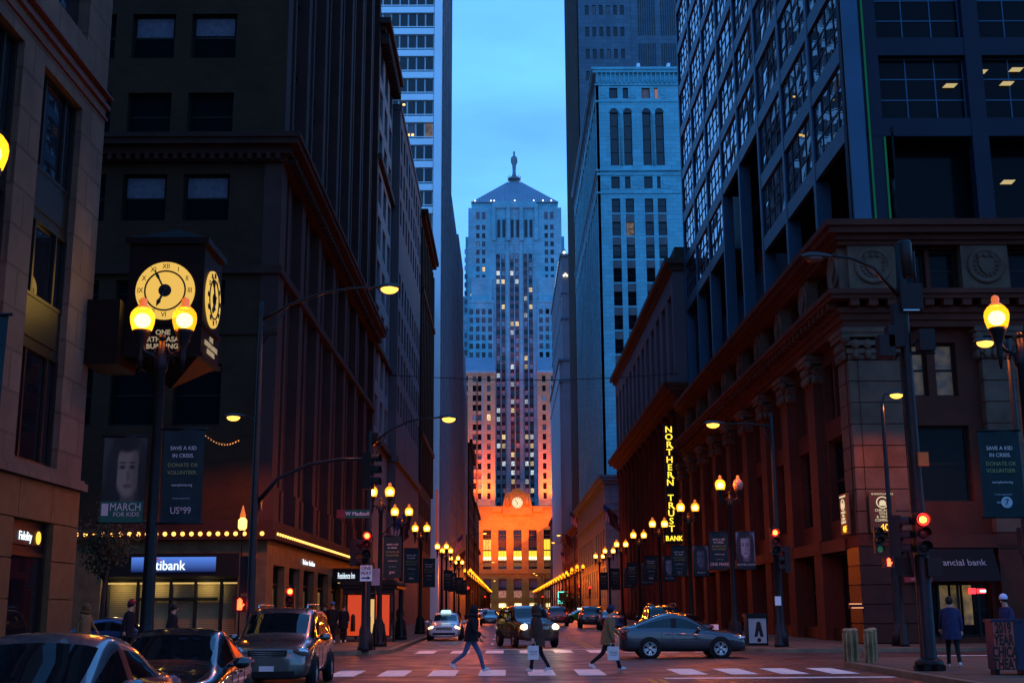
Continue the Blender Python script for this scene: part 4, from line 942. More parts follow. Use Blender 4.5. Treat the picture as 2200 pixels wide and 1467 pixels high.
far_light = bpy.data.lights.new('far_globe_lamp', 'POINT'); far_light.energy = LAMP_W * 2; far_light.color = (1, .2, .015); far_light.shadow_soft_size = .13
def lamp(loc, label, off=(), far=False, scale=1):
    t = thing('street_lamp', label, 'street lamp', loc, 0, 'twin globe street lamps'); t.scale = (scale,) * 3
    obj('post', post_me, t); obj('crossarm', arm_me, t)
    for i, s in enumerate((-1, 1)):
        on = i not in off
        g = obj('globe', gl_me if on else go_me, t, loc=(s * .37, 0, 6.5)); obj('finial', fin_me, g)
        if on:
            if far and i == 0: continue
            o = bpy.data.objects.new('globe_lamp', far_light if far else gl_light); COL.objects.link(o); o.parent = g
            if not far: obj('bulb', core_me, g, loc=(0, 0, -.03)); o.location = (0, 0, 0); 
    return t
lamp((-6.42, 22.6, .15), 'nearest twin-globe lamp on the left, standing between parked cars before the big clock', scale=1.065)
lamp((-6.4, 13.6, .15), 'twin-globe lamp cut by the left edge of the photo with one lit globe showing', scale=1.05)
lamp((9.7, 22.7, .15), 'nearest twin-globe lamp on the right edge, above the newspaper boxes', scale=1.065)
ORD = ['first', 'second', 'third', 'fourth', 'fifth', 'sixth', 'seventh', 'eighth', 'ninth', 'tenth', 'eleventh', 'twelfth']
LL = [(-5.4, 53.6), (-5.45, 65), (-5.4, 79), (-5.3, 103), (-5.3, 111), (-5.3, 128), (-5.3, 140)] + [(-5.3, y) for y in frange(172, 420, 11.5)]
LR = [(9.25, 51.2), (9.25, 63.1), (9.3, 75.9), (9.35, 88), (9.3, 101), (9.3, 113), (9.3, 125), (9.3, 158), (9.3, 171)] + [(9.3, y) for y in frange(186, 420, 11.5)]
for side, L, nm in (('left', LL, 'left-hand'), ('right', LR, 'right-hand')):
    for k, (x, y) in enumerate(L):
        lab = '%s lit lamp beyond the cross street in the %s row' % (ORD[k], nm) if k < 12 else 'small distant twin-globe lamp in the far end of the %s row' % nm
        if side == 'right' and k == 0: lab = 'twin-globe lamp on the right with only its left globe lit'
        lamp((x, y, .15), lab, off=(1,) if side == 'right' and k == 0 else (), far=k > 6)
emis('sodium', (1, .42, .06), 3.0, sample='NONE'); emis('sodium_off', (.3, .1, .05), .02)
emis('red_lens', (1, .015, .01), 5); emis('red_core', (1, .5, .04), 7); emis('hand_red', (1, .08, .02), 6); emis('amber_led', (1, .5, .03), 2.2); emis('green_dim', (.02, .25, .15), .25)
mat('lens_dark', (.02, .02, .02), .3, bump=0)
mat('cobra_grey', (.05, .05, .055), .5, metal=.3, bump=0)
mat('sign_face_white', (.85, .78, .75), .5, var=.08, bump=0); mat('sign_black', (.015, .015, .015), .5, bump=0); mat('sign_green', (.02, .1, .06), .5, bump=0); mat('sign_red', (.3, .03, .03), .5, bump=0)
# ------------------------------------------------------------------ cobra-head street lights on tall poles
cob = MB(); cob.grid([[(.0 + L, w * math.cos(a), h * math.sin(a) if math.sin(a) > 0 else h * .35 * math.sin(a)) for a in [2 * PI * k / 12 for k in range(12)]] for L, w, h in ((0, .05, .05), (.15, .1, .09), (.4, .17, .13), (.65, .16, .12), (.82, .06, .05))], True)
cob_me = cob.mesh('lamp_head', 'cobra_grey')
lens_me = MB().ball((.47, 0, -.05), (.27, .17, .15), 12, 8).mesh('lens', 'sodium'); lens_off = MB().ball((.47, 0, -.04), (.24, .14, .11), 12, 8).mesh('lens', 'sodium_off')
def cobra(x, y, hx, hz, label, pole_h=None, base=True, lit=True, e=260, thick=1, arm_r=.045):
    """pole at x,y; arm reaching to hx at height hz (along X)"""
    t = thing('street_light', label, 'street light', (x, y, .15), 0, 'tall street lights with one arm')
    sg = 1 if hx > x else -1; L = abs(hx - x) - .4; z = hz - .15; ph = pole_h or z - .6
    m = MB().lathe([(.26 * thick, 0), (.26 * thick, .5), (.15 * thick, .7), (.13 * thick, 1), (.075 * thick, ph), (.06, ph + .5)], n=10); m.build('pole', 'pole_grey', t)
    MB().tube([(0, 0, ph - .1), (sg * L * .25, 0, ph + (z - ph) * .45), (sg * L * .55, 0, ph + (z - ph) * .85), (sg * L * .8, 0, z), (sg * L, 0, z + .02)], [.06, arm_r, arm_r, .035, .035], 6).tube([(0, 0, ph - .9), (sg * L * .22, 0, ph + (z - ph) * .3)], .025, 5).build('arm', 'pole_grey', t)
    h = obj('lamp_head', cob_me, t, loc=(sg * L, 0, z + .02)); h.rotation_euler = (0, 0, 0 if sg > 0 else PI)
    obj('lens', lens_me if lit else lens_off, h)
    if lit:
        l = bpy.data.lights.new('sodium_lamp', 'SPOT'); l.energy = e; l.color = (1, .2, .015); l.spot_size = R(150); l.spot_blend = .5; l.shadow_soft_size = .15
        o = bpy.data.objects.new('sodium_lamp', l); COL.objects.link(o); o.parent = h; o.location = (.47, 0, -.25)
    return t
cobra(-7.3, 36.0, -3.55, 11.15, 'tall light whose lit head hangs before the dark piers, upper left', pole_h=10.1, e=350)
cobra(-10.0, 49.3, -10.9, 9.3, 'street light with a small lit head in front of the dark brown corner wall', pole_h=8.8, e=300)
cobra(-5.4, 49.0, -2.35, 9.15, 'tall light with an upswept arm and lit head above the ONE WAY sign', pole_h=8.0)
cobra(11.0, 50.6, 8.65, 9.1, 'street light with a lit head in front of the right stone bank colonnade', pole_h=8.9)
cobra(15.55, 50.3, 16.1, 10.25, 'slim street light with a curved arm and lit head before the corner pier', pole_h=9.3, e=200)
cobra(15.7, 37.6, 15.05, 9.75, 'street light whose lit head peeks out below the right twin lamp', pole_h=9.2, e=200)
for k, (x, y, hx, hz) in enumerate(((-5.4, 170, -3.0, 11.6), (-5.4, 240, -2.6, 10.2), (-5.4, 330, -3.2, 8.5), (9.4, 172, 7.3, 11.4), (9.5, 200, 7.6, 11.8), (9.3, 300, 6.7, 9.6), (9.4, 330, 8.0, 9.9))):
    cobra(x, y, hx, hz, 'small far street light with a lit head, %s over the %s kerb' % (('nearest', 'middle', 'farthest')[k] if k < 3 else ('nearest', 'second', 'third', 'farthest')[k - 3], 'left' if k < 3 else 'right'), e=500)

# ------------------------------------------------------------------ traffic signals
def housing(m, x, y, z, w=.34, h=1.05, d=.24): m.box(x - w / 2, x + w / 2, y, y + d, z - h / 2, z + h / 2)
def sig_head(t, loc, lit=0, rz=0, green=False):
    """three lens head facing -Y before rotation; lit: 0 red, None dark"""
    m = MB(); housing(m, 0, 0, 0)
    h = m.build('signal_head', 'sign_black', t, loc=loc); h.rotation_euler = (0, 0, rz)
    for k, z in enumerate((.34, 0, -.34)):
        on = lit == k
        MB().lathe([(.0, -.05), (.1, -.035), (.135, 0)], (0, -.005, z), 14, 'y').build('lens', 'red_lens' if on else ('green_dim' if green and k == 2 else 'lens_dark'), h)
        if on: MB().ball((0, -.05, z), (.085, .03, .085), 10, 6).build('lit_lamp', 'red_core', h)
        v = MB(); v.grid([[(.15 * math.cos(R(a)), yy, z + .15 * math.sin(R(a))) for a in range(-20, 201, 20)] for yy in (0, -.24)]); v.build('visor', 'sign_black', h)
    return h
def ped_head(t, loc, hand=True, rz=0, dim=False):
    h = MB().box(-.22, .22, 0, .18, -.22, .22).build('walk_signal', 'sign_black', t, loc=loc); h.rotation_euler = (0, 0, rz)
    if hand:
        m = MB().box(-.075, .06, -.03, -.005, -.16, .02)
        for k, (x, z) in enumerate(((-.075, .13), (-.035, .17), (.0, .16), (.035, .12))): m.box(x, x + .027, -.03, -.005, .02, z)
        m.prism([(.06, -.1), (.13, -.01), (.105, .015), (.06, -.04)], -.03, -.005, 'y'); m.build('hand_symbol', 'hand_red', h)
    return h
def sig_pole(x, y, h, label, r=.07, base=.2):
    t = thing('traffic_signal', label, 'traffic signal', (x, y, .15), 0, 'traffic signals at the crossing')
    MB().lathe([(base, 0), (base, .12), (base * .8, .2), (base * .7, .75), (r, .95), (r, h), (r * 1.2, h), (.01, h + .12)], n=10).build('pole', 'pole_grey', t); return t
def glow(t, loc, col=(1, .03, .01), e=6):
    l = bpy.data.lights.new('signal_lamp', 'POINT'); l.energy = e; l.color = col; l.shadow_soft_size = .1
    o = bpy.data.objects.new('signal_lamp', l); COL.objects.link(o); o.parent = t; o.location = loc
# left mast arm signal near corner
t = thing('traffic_signal', 'mast arm signal seen from the side, hanging over the street before the dark piers', 'traffic signal', (-7.25, 36.25, .15), 0, 'traffic signals at the crossing')
MB().tube([(.02, -.2, 4.6), (.6, -.2, 5.3), (1.5, -.2, 5.7), (2.4, -.2, 5.85), (3.2, -.2, 5.85)], [.07, .06, .055, .05, .045], 7).build('mast_arm', 'pole_grey', t)
MB().box(-.02, .12, -.2, .1, 4.4, 4.7).build('bracket', 'pole_grey', t)
h = sig_head(t, (3.35, -.2, 5.5), None, R(75)); 
MB().tube([(3.3, -.2, 5.9), (3.33, -.2, 5.6)], .03, 5).build('hanger', 'pole_grey', t)
sig_head(t, (-.25, .1, 2.55), None, R(180)); ped_head(t, (-.38, -.1, 1.72))
glow(t, (-.38, -.4, 1.72), e=2)
# signal pole left far with ONE WAY sign
t = sig_pole(-5.55, 48.9, 4.4, 'signal with a red light beside the W Madison plate on the left far corner')
sig_head(t, (.12, -.2, 4.0)); glow(t, (.12, -.75, 4.3)); sig_head(t, (-.3, .05, 3.7), None, R(90))
s = thing('street_name_sign', 'green W Madison street name plate at the left far corner', 'sign', (-5.9, 48.75, 5.35))
MB().box(-.75, .55, 0, .03, -.16, .16).build('plate', 'sign_green', s); MB().box(-.75, -.42, -.012, 0, -.16, .16).build('emblem', 'sign_red', s)
text('W Madison', .2, s, (.07, -.015, 0), FN, 'sign_face_white'); text('St', .1, s, (.49, -.015, .04), FN, 'sign_face_white')
MB().tube([(.55, .02, 0), (.62, .05, 0)], .03, 5).build('clamp', 'pole_grey', s)
s = thing('one_way_sign', 'white ONE WAY sign with a black arrow pointing right on the left far corner', 'sign', (-5.42, 48.5, 3.05))
MB().box(-.23, .23, 0, .02, -.3, .3).build('plate', 'sign_face_white', s)
text('ONE', .2, s, (0, -.012, .19), FN, 'sign_black', sx=.9); text('WAY', .2, s, (0, -.012, .0), FN, 'sign_black', sx=.9)
MB().box(-.17, .06, -.01, -.003, -.2, -.15).prism([(.06, -.11), (.18, -.175), (.06, -.24)], -.01, -.003, 'y').build('arrow', 'sign_black', s)
MB().lathe([(.16, .12), (.13, .25), (.13, .7), (.05, .8), (.045, 3.4)], (0, .1, -3.05), 10).build('post', 'pole_grey', s)
s = thing('notice_sign', 'pale pink notice plate just right of the ONE WAY sign', 'sign', (-5.12, 49.2, 2.95)); mat('plate_pink', (.4, .25, .28), .6, bump=0)
MB().box(-.16, .16, 0, .02, -.35, .3).build('plate', 'plate_pink', s); MB().tube([(0, .05, -2.8), (0, .05, .3)], .03, 6).build('post', 'pole_grey', s)
# small far signals
t = sig_pole(-9.3, 50.2, 2.2, 'low red signal glowing above the minivan roof'); t.location = (-8.55, 50.0, .15); sig_head(t, (0, -.2, 1.9)); glow(t, (0, -.7, 2.2), e=3)
mat('sign_yellow', (.5, .4, .06), .5, bump=0); MB().box(-.16, .16, -.16, -.14, .95, 1.4).build('yellow_plate', 'sign_yellow', t)
t = sig_pole(10.75, 50.0, 4.6, 'signal with a red light before the right stone bank, right of the lone lit globe'); sig_head(t, (0, -.2, 4.1)); glow(t, (0, -.75, 4.45)); sig_head(t, (.35, .0, 3.4), None, R(-90))
sg = MB().box(-.12, .12, -.16, -.14, 1.6, 1.95).build('white_plate', 'sign_face_white', t)
for k, (x, y, z, nm) in enumerate(((-5.2, 171, 4.2, 'far red signal on the left, above the dark walking figure'), (-4.9, 290, 4.0, 'tiny farther red signal on the left of the street'), (9.8, 168, 4.3, 'far red signal at the right, larger of two'), (11.4, 172, 4.2, 'far red signal at the right, dimmer of two'), (8.6, 300, 4.0, 'tiny farther red signal on the right of the street'))):
    t = sig_pole(x, y, z, nm); sig_head(t, (0, -.2, z - .4)); MB().ball((0, -.3, z - .06), .16, 8, 6).build('lit_lamp', 'red_lens', t)
# near right pole crowded with equipment
t = thing('signal_mast', 'thick black mast on the near right corner carrying boxes and a big red light', 'signal mast', (10.5, 31.6, .15), 0)
MB().lathe([(.3, 0), (.3, .18), (.27, .22), (.2, .26), (.185, 3.5), (.15, 6), (.13, 9.6), (.1, 11)], n=14).build('pole', 'iron', t)
m = MB()
for k in range(6): a = k * PI / 3; m.box(.3 * math.cos(a) - .08, .3 * math.cos(a) + .08, .3 * math.sin(a) - .08, .3 * math.sin(a) + .08, 0, .13)
m.lathe([(.34, .1), (.36, .18), (.3, .26), (.2, .3)], n=14).build('base_flange', 'iron', t)
MB().box(-.3, .02, -.15, .15, 8.75, 9.35).build('camera_box', 'black_plastic', t)
MB().box(-.12, .45, -.3, .1, 9.15, 9.85).build('cabinet', 'black_plastic', t); MB().box(-.1, .32, -.34, -.3, 9.1, 9.13).build('cabinet_rail', 'steel', t)
MB().lathe([(.19, 10.1), (.19, 11.0), (.17, 11.08), (.02, 11.12)], (.16, 0, 0), 14).build('canister', 'pole_grey', t)
MB().tube([(.38, 0, 9.7), (.38, 0, 10.8)], .04, 6).tube([(.02, 0, 9.7), (.02, 0, 10.5)], .04, 6).build('rods', 'iron', t)
m = MB()
for x, z in ((-.5, 8.25), (.45, 8.3), (-.3, 8.05), (.2, 8.1), (.65, 8.0)): m.box(x - .17, x + .17, -.2, .2, z - .22, z + .22)
for k, q in enumerate(((-.55, 8.2), (-.3, 8.45), (.5, 8.35))): MB().box(q[0] - .2, q[0] + .2, -.25, .15, q[1] - .28, q[1] + .28).build('speaker_box', 'black_plastic', t)
MB().tube([(-.7, 0, 8.0), (.75, 0, 8.05)], .05, 6).tube([(-.3, 0, 7.9), (.6, 0, 8.6)], .03, 5).build('cross_bracket', 'iron', t)
mat('box_orange', (.4, .12, .03), .6, bump=0); MB().box(.02, .28, -.28, -.14, 5.05, 5.4).build('orange_box', 'box_orange', t)
sig_head(t, (-.02, -.32, 3.35)); sig_head(t, (-.45, .05, 3.3), None, R(60)); ped_head(t, (-.42, -.05, 2.55), False, R(40)); MB().box(.05, .42, -.3, .05, 2.3, 2.75).build('walk_signal', 'sign_black', t)
MB().ball((-.02, -.42, 3.69), (.16, .06, .16), 14, 8).build('lit_lamp', 'red_lens', t); MB().ball((-.05, -.47, 3.68), (.1, .04, .08), 12, 8).build('lit_core', 'red_core', t)
glow(t, (-.02, -.95, 3.7), e=8)
cobra_t = thing('street_light', 'unlit street light head reaching out from the crowded mast on the right', 'street light', (10.5, 31.6, .15), 0, 'tall street lights with one arm')
MB().tube([(-.1, 0, 9.55), (-.7, 0, 10.35), (-1.3, 0, 10.62), (-1.85, 0, 10.68)], [.05, .045, .04, .04], 6).build('arm', 'iron', cobra_t)
h = obj('lamp_head', cob_me, cobra_t, loc=(-1.8, 0, 10.66)); h.rotation_euler = (0, 0, PI); obj('lens', lens_off, h)
# walk signal pole at right far corner (in front of the lit bank plaque)
t = sig_pole(15.6, 49.7, 4.6, 'dark signal with a faint green lens over a red hand at the right far corner')
sig_head(t, (-.75, -.1, 4.1), None, 0, True); ped_head(t, (-.42, -.1, 3.25), True); MB().tube([(-.75, .1, 4.1), (0, 0, 4.1)], .03, 5).tube([(-.42, .05, 3.25), (0, 0, 3.25)], .03, 5).build('bracket', 'pole_grey', t)
glow(t, (-.42, -.4, 3.25), e=2)
t = sig_pole(20.3, 48.9, 4.5, 'dark signal at the right edge under the crisis banner'); sig_head(t, (0, -.2, 4.0), None, R(30), True)
s = thing('street_plate', 'small brown street name plate on the right far signal pole', 'sign', (16.35, 49.6, 2.72)); MB().box(-.6, .5, 0, .03, -.1, .1).build('plate', 'sign_red', s); text('W Madison', .15, s, (0, -.015, 0), FN, 'plate_pink')

# ------------------------------------------------------------------ corner clock
emis('dial', (1, .60, .10), .85)
CX, CY, CZ = -9.42, 33.2, 9.02; hw = .88
s = thing('corner_clock', 'dark boxed corner clock with a glowing yellow dial hung from the left office building', 'clock', (CX, CY, 8.32)); s.scale = (1.186,) * 3
o = lambda x0, x1, y0, y1, z0, z1: (x0, x1, y0 - CY, y1 - CY, z0 - 7.3, z1 - 7.3)
mat('clock_bronze', (.011, .004, .003), .5, metal=.3, var=.3, scale=3)
m = MB().box(*o(-hw, hw, CY, CY + 1.76, 7.5, 10.15)); m.build('case', 'clock_bronze', s)
for q in ((-hw - .1, hw + .1, CY - .1, CY + 1.86, 10.15, 10.3), (-hw - .05, hw + .05, CY - .05, CY + 1.81, 8.2, 8.28), (-hw - .06, hw + .06, CY - .06, CY + 1.82, 7.45, 7.55)): MB().box(*o(*q)).build('moulding', 'clock_bronze', s)
r = MB(); r2 = MB(); a = hw + .05
for i in range(4):
    P_ = [(-a, -.05), (a, -.05), (a, 1.81), (-a, 1.81)]; r.face([(*P_[i], 3.0), (*P_[(i + 1) % 4], 3.0), (0, .88, 3.5)]); r2.face([(*[c * .95 for c in P_[i]], .2), (*[c * .95 for c in P_[(i + 1) % 4]], .2), (0, .88, -.45)])
r.build('cap', 'clock_bronze', s); r2.build('underside', 'clock_bronze', s)
MB().box(-1.66, -hw, -.5, .95, -.1, 1.4).build('bracket', 'clock_bronze', s)
ROM = ['XII', 'I', 'II', 'III', 'IV', 'V', 'VI', 'VII', 'VIII', 'IX', 'X', 'XI']
def dial(cx, cy, ax):
    d = MB(); d.lathe([(0, -.05), (.69, -.05), (.69, 0)], (0, 0, 0), 40, 'y', False)
    f = d.build('dial', 'dial', s, loc=(cx, cy, CZ - 7.3), ); f.rotation_euler = (0, 0, {'n': 0, 'e': PI / 2, 'w': -PI / 2}[ax])
    m = MB(); m.tube([(.47 * math.cos(k * PI / 24), -.055, .47 * math.sin(k * PI / 24)) for k in range(49)], .022, 5); m.lathe([(.0, -.075), (.15, -.07), (.15, -.05)], (0, 0, 0), 24, 'y', False); m.build('dial_ring', 'sign_black', f)
    for k, q in enumerate(ROM):
        a = k * PI / 6; text(q, .17, f, (.58 * math.sin(a), -.058, .58 * math.cos(a)), FN, 'sign_black', name='numeral', sx=.85)
    m = MB()
    for ang, L, w in ((-28, .56, .022), (205, .42, .03)):
        ca, sa = math.sin(R(ang)), math.cos(R(ang)); m.tube([(ca * -.08, -.08, sa * -.08), (ca * L * .55, -.08, sa * L * .55), (ca * L * .7, -.08, sa * L * .7), (ca * L, -.08, sa * L)], [w, w, w * 1.9, .004], 5)
    m.build('hands', 'sign_black', f)
dial(0, 0, 'n'); dial(hw, .88, 'e'); dial(-hw, .88, 'w')
mat('letter_cream', (.5, .42, .33), .5, bump=0); emis('letter_lit', (1, .75, .45), .35)
for k, q in enumerate(('ONE', 'NORTH LASALLE', 'BUILDING')):
    text(q, .165, s, (0, -.03, .72 - k * .165), FN, 'letter_lit', bold=.003); text(q, .165, s, (hw + .03, .88, .72 - k * .165), FE, 'letter_lit', bold=.003)
l = bpy.data.lights.new('dial_lamp', 'AREA'); l.energy = 10; l.color = (1, .6, .12); l.size = 1.2
ob = bpy.data.objects.new('dial_lamp', l); COL.objects.link(ob); ob.parent = s; ob.location = (0, -.12, CZ - 7.3); ob.rotation_euler = (-PI / 2, 0, 0)

# ------------------------------------------------------------------ banners on the lamp posts
mat('banner_dark', (.018, .028, .03), .85, var=.3, scale=1, bump=.1, bscale=5); mat('banner_band', (.03, .09, .06), .8, bump=0); mat('banner_grey', (.06, .07, .09), .85, bump=0)
mat('print_white', (.75, .55, .5), .8, bump=0); mat('print_pink', (.7, .38, .36), .8, bump=0); mat('print_olive', (.32, .26, .1), .8, bump=0); mat('print_grey', (.4, .4, .42), .8, bump=0)
def portrait(name, skin, hair, back, fx=.58, fz=.60, fr=.33, lit=1.0):
    m, n, l, p = _new(name); p.inputs['Roughness'].default_value = .85
    g = n.new('ShaderNodeTexCoord'); s_ = n.new('ShaderNodeSeparateXYZ'); l.new(g.outputs['Generated'], s_.inputs[0])
    def math_(op, a, b_):
        q = n.new('ShaderNodeMath'); q.operation = op
        for i, v in enumerate((a, b_)):
            if isinstance(v, (int, float)): q.inputs[i].default_value = v
            else: l.new(v, q.inputs[i])
        return q.outputs[0]
    def ell(cx, cz, rx, rz, soft):
        a = math_('DIVIDE', math_('SUBTRACT', s_.outputs[0], cx), rx); c = math_('DIVIDE', math_('SUBTRACT', s_.outputs[2], cz), rz)
        d = math_('ADD', math_('MULTIPLY', a, a), math_('MULTIPLY', c, c))
        r_ = n.new('ShaderNodeMapRange'); r_.interpolation_type = 'SMOOTHSTEP'; r_.inputs[1].default_value = 1 - soft; r_.inputs[2].default_value = 1 + soft; r_.inputs[3].default_value = 1; r_.inputs[4].default_value = 0
        l.new(d, r_.inputs[0]); return r_.outputs[0]
    cur = [None]
    def layer(col, mask, k=1.0):
        x = n.new('ShaderNodeMix'); x.data_type = 'RGBA'
        if cur[0] is None: x.inputs[6].default_value = (*back, 1)
        else: l.new(cur[0], x.inputs[6])
        x.inputs[7].default_value = (*col, 1); l.new(math_('MULTIPLY', mask, k), x.inputs[0]); cur[0] = x.outputs[2]
    dk = tuple(c * .35 for c in skin)
    layer(hair, ell(fx - .03, fz + .02, fr * 1.45, fr * 1.25, .3)); layer(hair, ell(fx - .12, .2, fr * 1.7, .36, .35))
    layer(dk, ell(fx + .02, fz - fr * 1.05, fr * .5, fr * .7, .4)); layer(skin, ell(fx, fz, fr * .88, fr * .92, .3)); layer(dk, ell(fx + fr * .75, fz, fr * .5, fr * 1.0, .9), .6)
    for e in (-.4, .3): layer(dk, ell(fx + e * fr, fz + fr * .12, fr * .27, fr * .1, .9), .55); layer(hair, ell(fx + e * fr, fz + fr * .12, fr * .17, fr * .05, .7), .95); layer(hair, ell(fx + e * fr, fz + fr * .28, fr * .27, fr * .035, .8), .7)
    layer(hair, ell(fx - fr * 1.02, fz - fr * .1, fr * .3, fr * 1.15, .5)); layer(hair, ell(fx + fr * 1.05, fz - fr * .2, fr * .32, fr * 1.2, .5))
    layer(dk, ell(fx + .04 * fr, fz - fr * .18, fr * .13, fr * .22, .9), .6); layer((skin[0] * .6, skin[1] * .35, skin[2] * .35), ell(fx, fz - fr * .55, fr * .3, fr * .08, .7), .9); layer(hair, ell(fx - fr * .1, fz + fr * .98, fr * .95, fr * .34, .5))
    l.new(cur[0], p.inputs['Base Color'])
portrait('portrait_girl', (.26, .15, .1), (.02, .012, .01), (.05, .032, .025))
portrait('portrait_grey', (.2, .21, .25), (.015, .016, .02), (.13, .14, .17), fx=.5)
portrait('portrait_dark', (.1, .1, .12), (.02, .02, .025), (.14, .15, .17), fx=.5)
def banner(x0, x1, y, z0, z1, label, art, words=True, foot='US*99', rods=True, small=False, yaw=0):
    s = thing('banner', label, 'banner', ((x0 + x1) / 2, y, z0), yaw, 'banners on lamp posts'); w = (x1 - x0) / 2; h = z1 - z0
    rows = [[(-w + 2 * w * i / 6, .03 * math.sin(i * 1.3 + j) * .6, h * j / 6) for i in range(7)] for j in range(7)]
    MB().grid(rows).build('cloth', art if art and not words else 'banner_dark', s) if not (art and words) else None
    if art and not words and not small: MB().box(-w, w, -.03, -.022, 0, h * .2).build('foot_band', 'banner_dark', s)
    MB().tube([(-w - .05, 0, h), (w + .05, 0, h)], .02, 6).tube([(-w - .05, 0, 0), (w + .05, 0, 0)], .02, 6).build('rod', 'iron', s)
    f = w * .9 / .42
    if words:
        k = h
        for q, zz, sz, mm in (('SAVE A KID', .79, .125, 'print_white'), ('IN CRISIS.', .71, .125, 'print_white'), ('DONATE OR', .61, .125, 'print_olive'), ('VOLUNTEER.', .53, .125, 'print_olive'), ('mercyhome.org', .4, .078, 'print_white')):
            text(q, sz * f, s, (0, -.035, k * zz), FN, mm, ext=.002, sx=.95)
        if foot == '7':
            MB().lathe([(.0, -.04), (.13 * f, -.036)], (.06 * f, 0, k * .17), 20, 'y', False, False).build('logo_ring', 'print_grey', s); text('7', .2 * f, s, (.06 * f, -.05, k * .17), FN, 'banner_dark', ext=.002); text('abc', .08 * f, s, (-.12 * f, -.05, k * .17), FN, 'print_grey', ext=.002)
        elif foot: text(foot, .22 * f, s, (0, -.035, k * .13), FN, 'print_pink', ext=.002, sx=.85)
        text('Proudly supported by', .045 * f, s, (0, -.035, k * .26), FN, 'print_grey', ext=.001)
    return s
G1 = banner(-7.36, -6.58, 22.55, 3.28, 4.85, 'banner with a young face over March for Kids lettering, left of the big clock lamp', 'portrait_girl', words=False)
MB().box(-.39, .39, -.034, -.028, 0, .38).build('foot_panel', 'banner_band', G1)
text('MARCH', .2, G1, (.07, -.04, .27), FN, 'print_pink', ext=.002, sx=.82); text('FOR KIDS', .11, G1, (.09, -.04, .14), FN, 'print_pink', ext=.002); MB().box(-.36, -.24, -.04, -.034, .12, .34).build('logo', 'print_pink', G1)
banner(-6.27, -5.53, 22.55, 3.26, 4.98, 'dark lettered banner with US 99 print, right of the big clock lamp', None, True, 'US*99')
banner(-6.38, -5.6, 13.55, 3.1, 5.0, 'dark banner cut off by the left edge of the photo', None, True, None)
banner(8.75, 9.5, 22.7, 3.3, 4.9, 'dark save a kid in crisis banner with a circled seven on the right edge', None, True, '7')
NM = [('first', 0), ('second', 1), ('third', 2), ('fourth', 3), ('fifth', 4), ('sixth', 5)]
for k, (nm, i) in enumerate(NM):
    x, y = LR[i]
    banner(x - .93, x - .16, y - .1, 3.2, 4.72, 'dark lettered banner left of the %s lamp post in the right row' % nm, None, True, ('ONE MARK', '| | |', 'ABC', None, None, None)[k], small=True)
    b_ = banner(x + .16, x + .93, y - .1, 3.2, 4.72, 'grey portrait banner right of the %s lamp post in the right row' % nm, ('portrait_grey', 'portrait_dark', 'portrait_grey')[k % 3], words=False)
    text(('NOTRE DAME', 'MARCH', 'FOR KIDS')[k % 3], .12, b_, (0, -.04, .18), FN, 'print_grey', ext=.002)
for k in range(3):
    x, y = LL[k]
    banner(x + .15, x + .92, y - .1, 3.0, 4.75, 'dark lettered banner on the %s lamp post of the left row' % NM[k][0], None, True, ('gwc', 'ntrs', None)[k], small=True)
for i in range(3, 7):
    x, y = LL[i]; banner(x + .15, x + .9, y - .1, 3.1, 4.7, 'small dark banner on the %s lamp post of the left row' % ORD[i], None, True, None, small=True)

# ------------------------------------------------------------------ signs on the right
emis('neon_yellow', (1, .66, .04), 1.7)
s = thing('bank_blade_sign', 'tall black blade sign with yellow Northern Trust Bank letters', 'sign', (14.15, 106.2, 7.0))
MB().box(-.42, .42, 0, .35, 1.0, 10.1).box(-.7, .95, 0, .35, -.1, 1.0).build('case', 'black_plastic', s); MB().tube([(.4, .2, 9), (1.3, .2, 9)], .07, 6).tube([(.4, .2, 4), (1.3, .2, 4)], .07, 6).build('bracket', 'iron', s)
z = 9.68
for q in 'NORTHERN TRUST':
    if q != ' ': text(q, .75, s, (-.02, -.04, z), FN, 'neon_yellow', ext=.03, bold=.008, sx=1.12)
    if q == 'R': MB().prism([(-.06, z + .02), (.1, z + .02), (.36, z - .29), (.2, z - .29)], -.075, -.015, 'y').build('lettering', 'neon_yellow', s)
    z -= .655
for k, q in enumerate('BANK'): text(q, .58, s, (-.42 + .38 * k, -.04, .36), FN, 'neon_yellow', ext=.03, bold=.015, sx=.9)
emis('plaque_lit', (1, .8, .5), .75); mat('plaque_brown', (.12, .05, .025), .5, bump=0)
for nm, x, y, rot, w, lab in (('n', 16.05, 52.8, 0, .56, 'brown bank plaque with a lit crest and temperature digits facing the street'), ('w', 14.72, 54.1, -PI / 2, .56, 'brown bank plaque on the side of the corner pier with lit letters')):
    s = thing('lit_plaque', lab, 'sign', (x, y, 4.75), rot, 'lit plaques on the corner pier')
    MB().box(-w, w, 0, .12, 0, 1.75).build('panel', 'plaque_brown', s)
    text('10 SOUTH LASALLE', .11, s, (0, -.02, 1.62), FN, 'plaque_lit')
    m = MB(); m.tube([(.25 * math.cos(k * PI / 12), -.02, 1.27 + .23 * math.sin(k * PI / 12)) for k in range(25)], .025, 5); m.prism([(-.14, 1.12), (.14, 1.12), (.14, 1.28), (.07, 1.36), (-.07, 1.36), (-.14, 1.28)], -.03, -.02, 'y'); m.build('crest', 'plaque_lit', s)
    for k, q in enumerate(('CHICAGO', 'TITLE', '& TRUST', 'COMPANY')): text(q, .15, s, (0, -.02, .93 - k * .14), FN, 'plaque_lit')
    text('40F', .4, s, (.12, -.02, .2), FN, 'amber_led')
s = thing('lit_strip', 'pair of short orange lit strips on the corner pier near street level', 'light', (14.7, 53.0, 1.75)); emis('strip_orange', (1, .4, .15), 1.5)
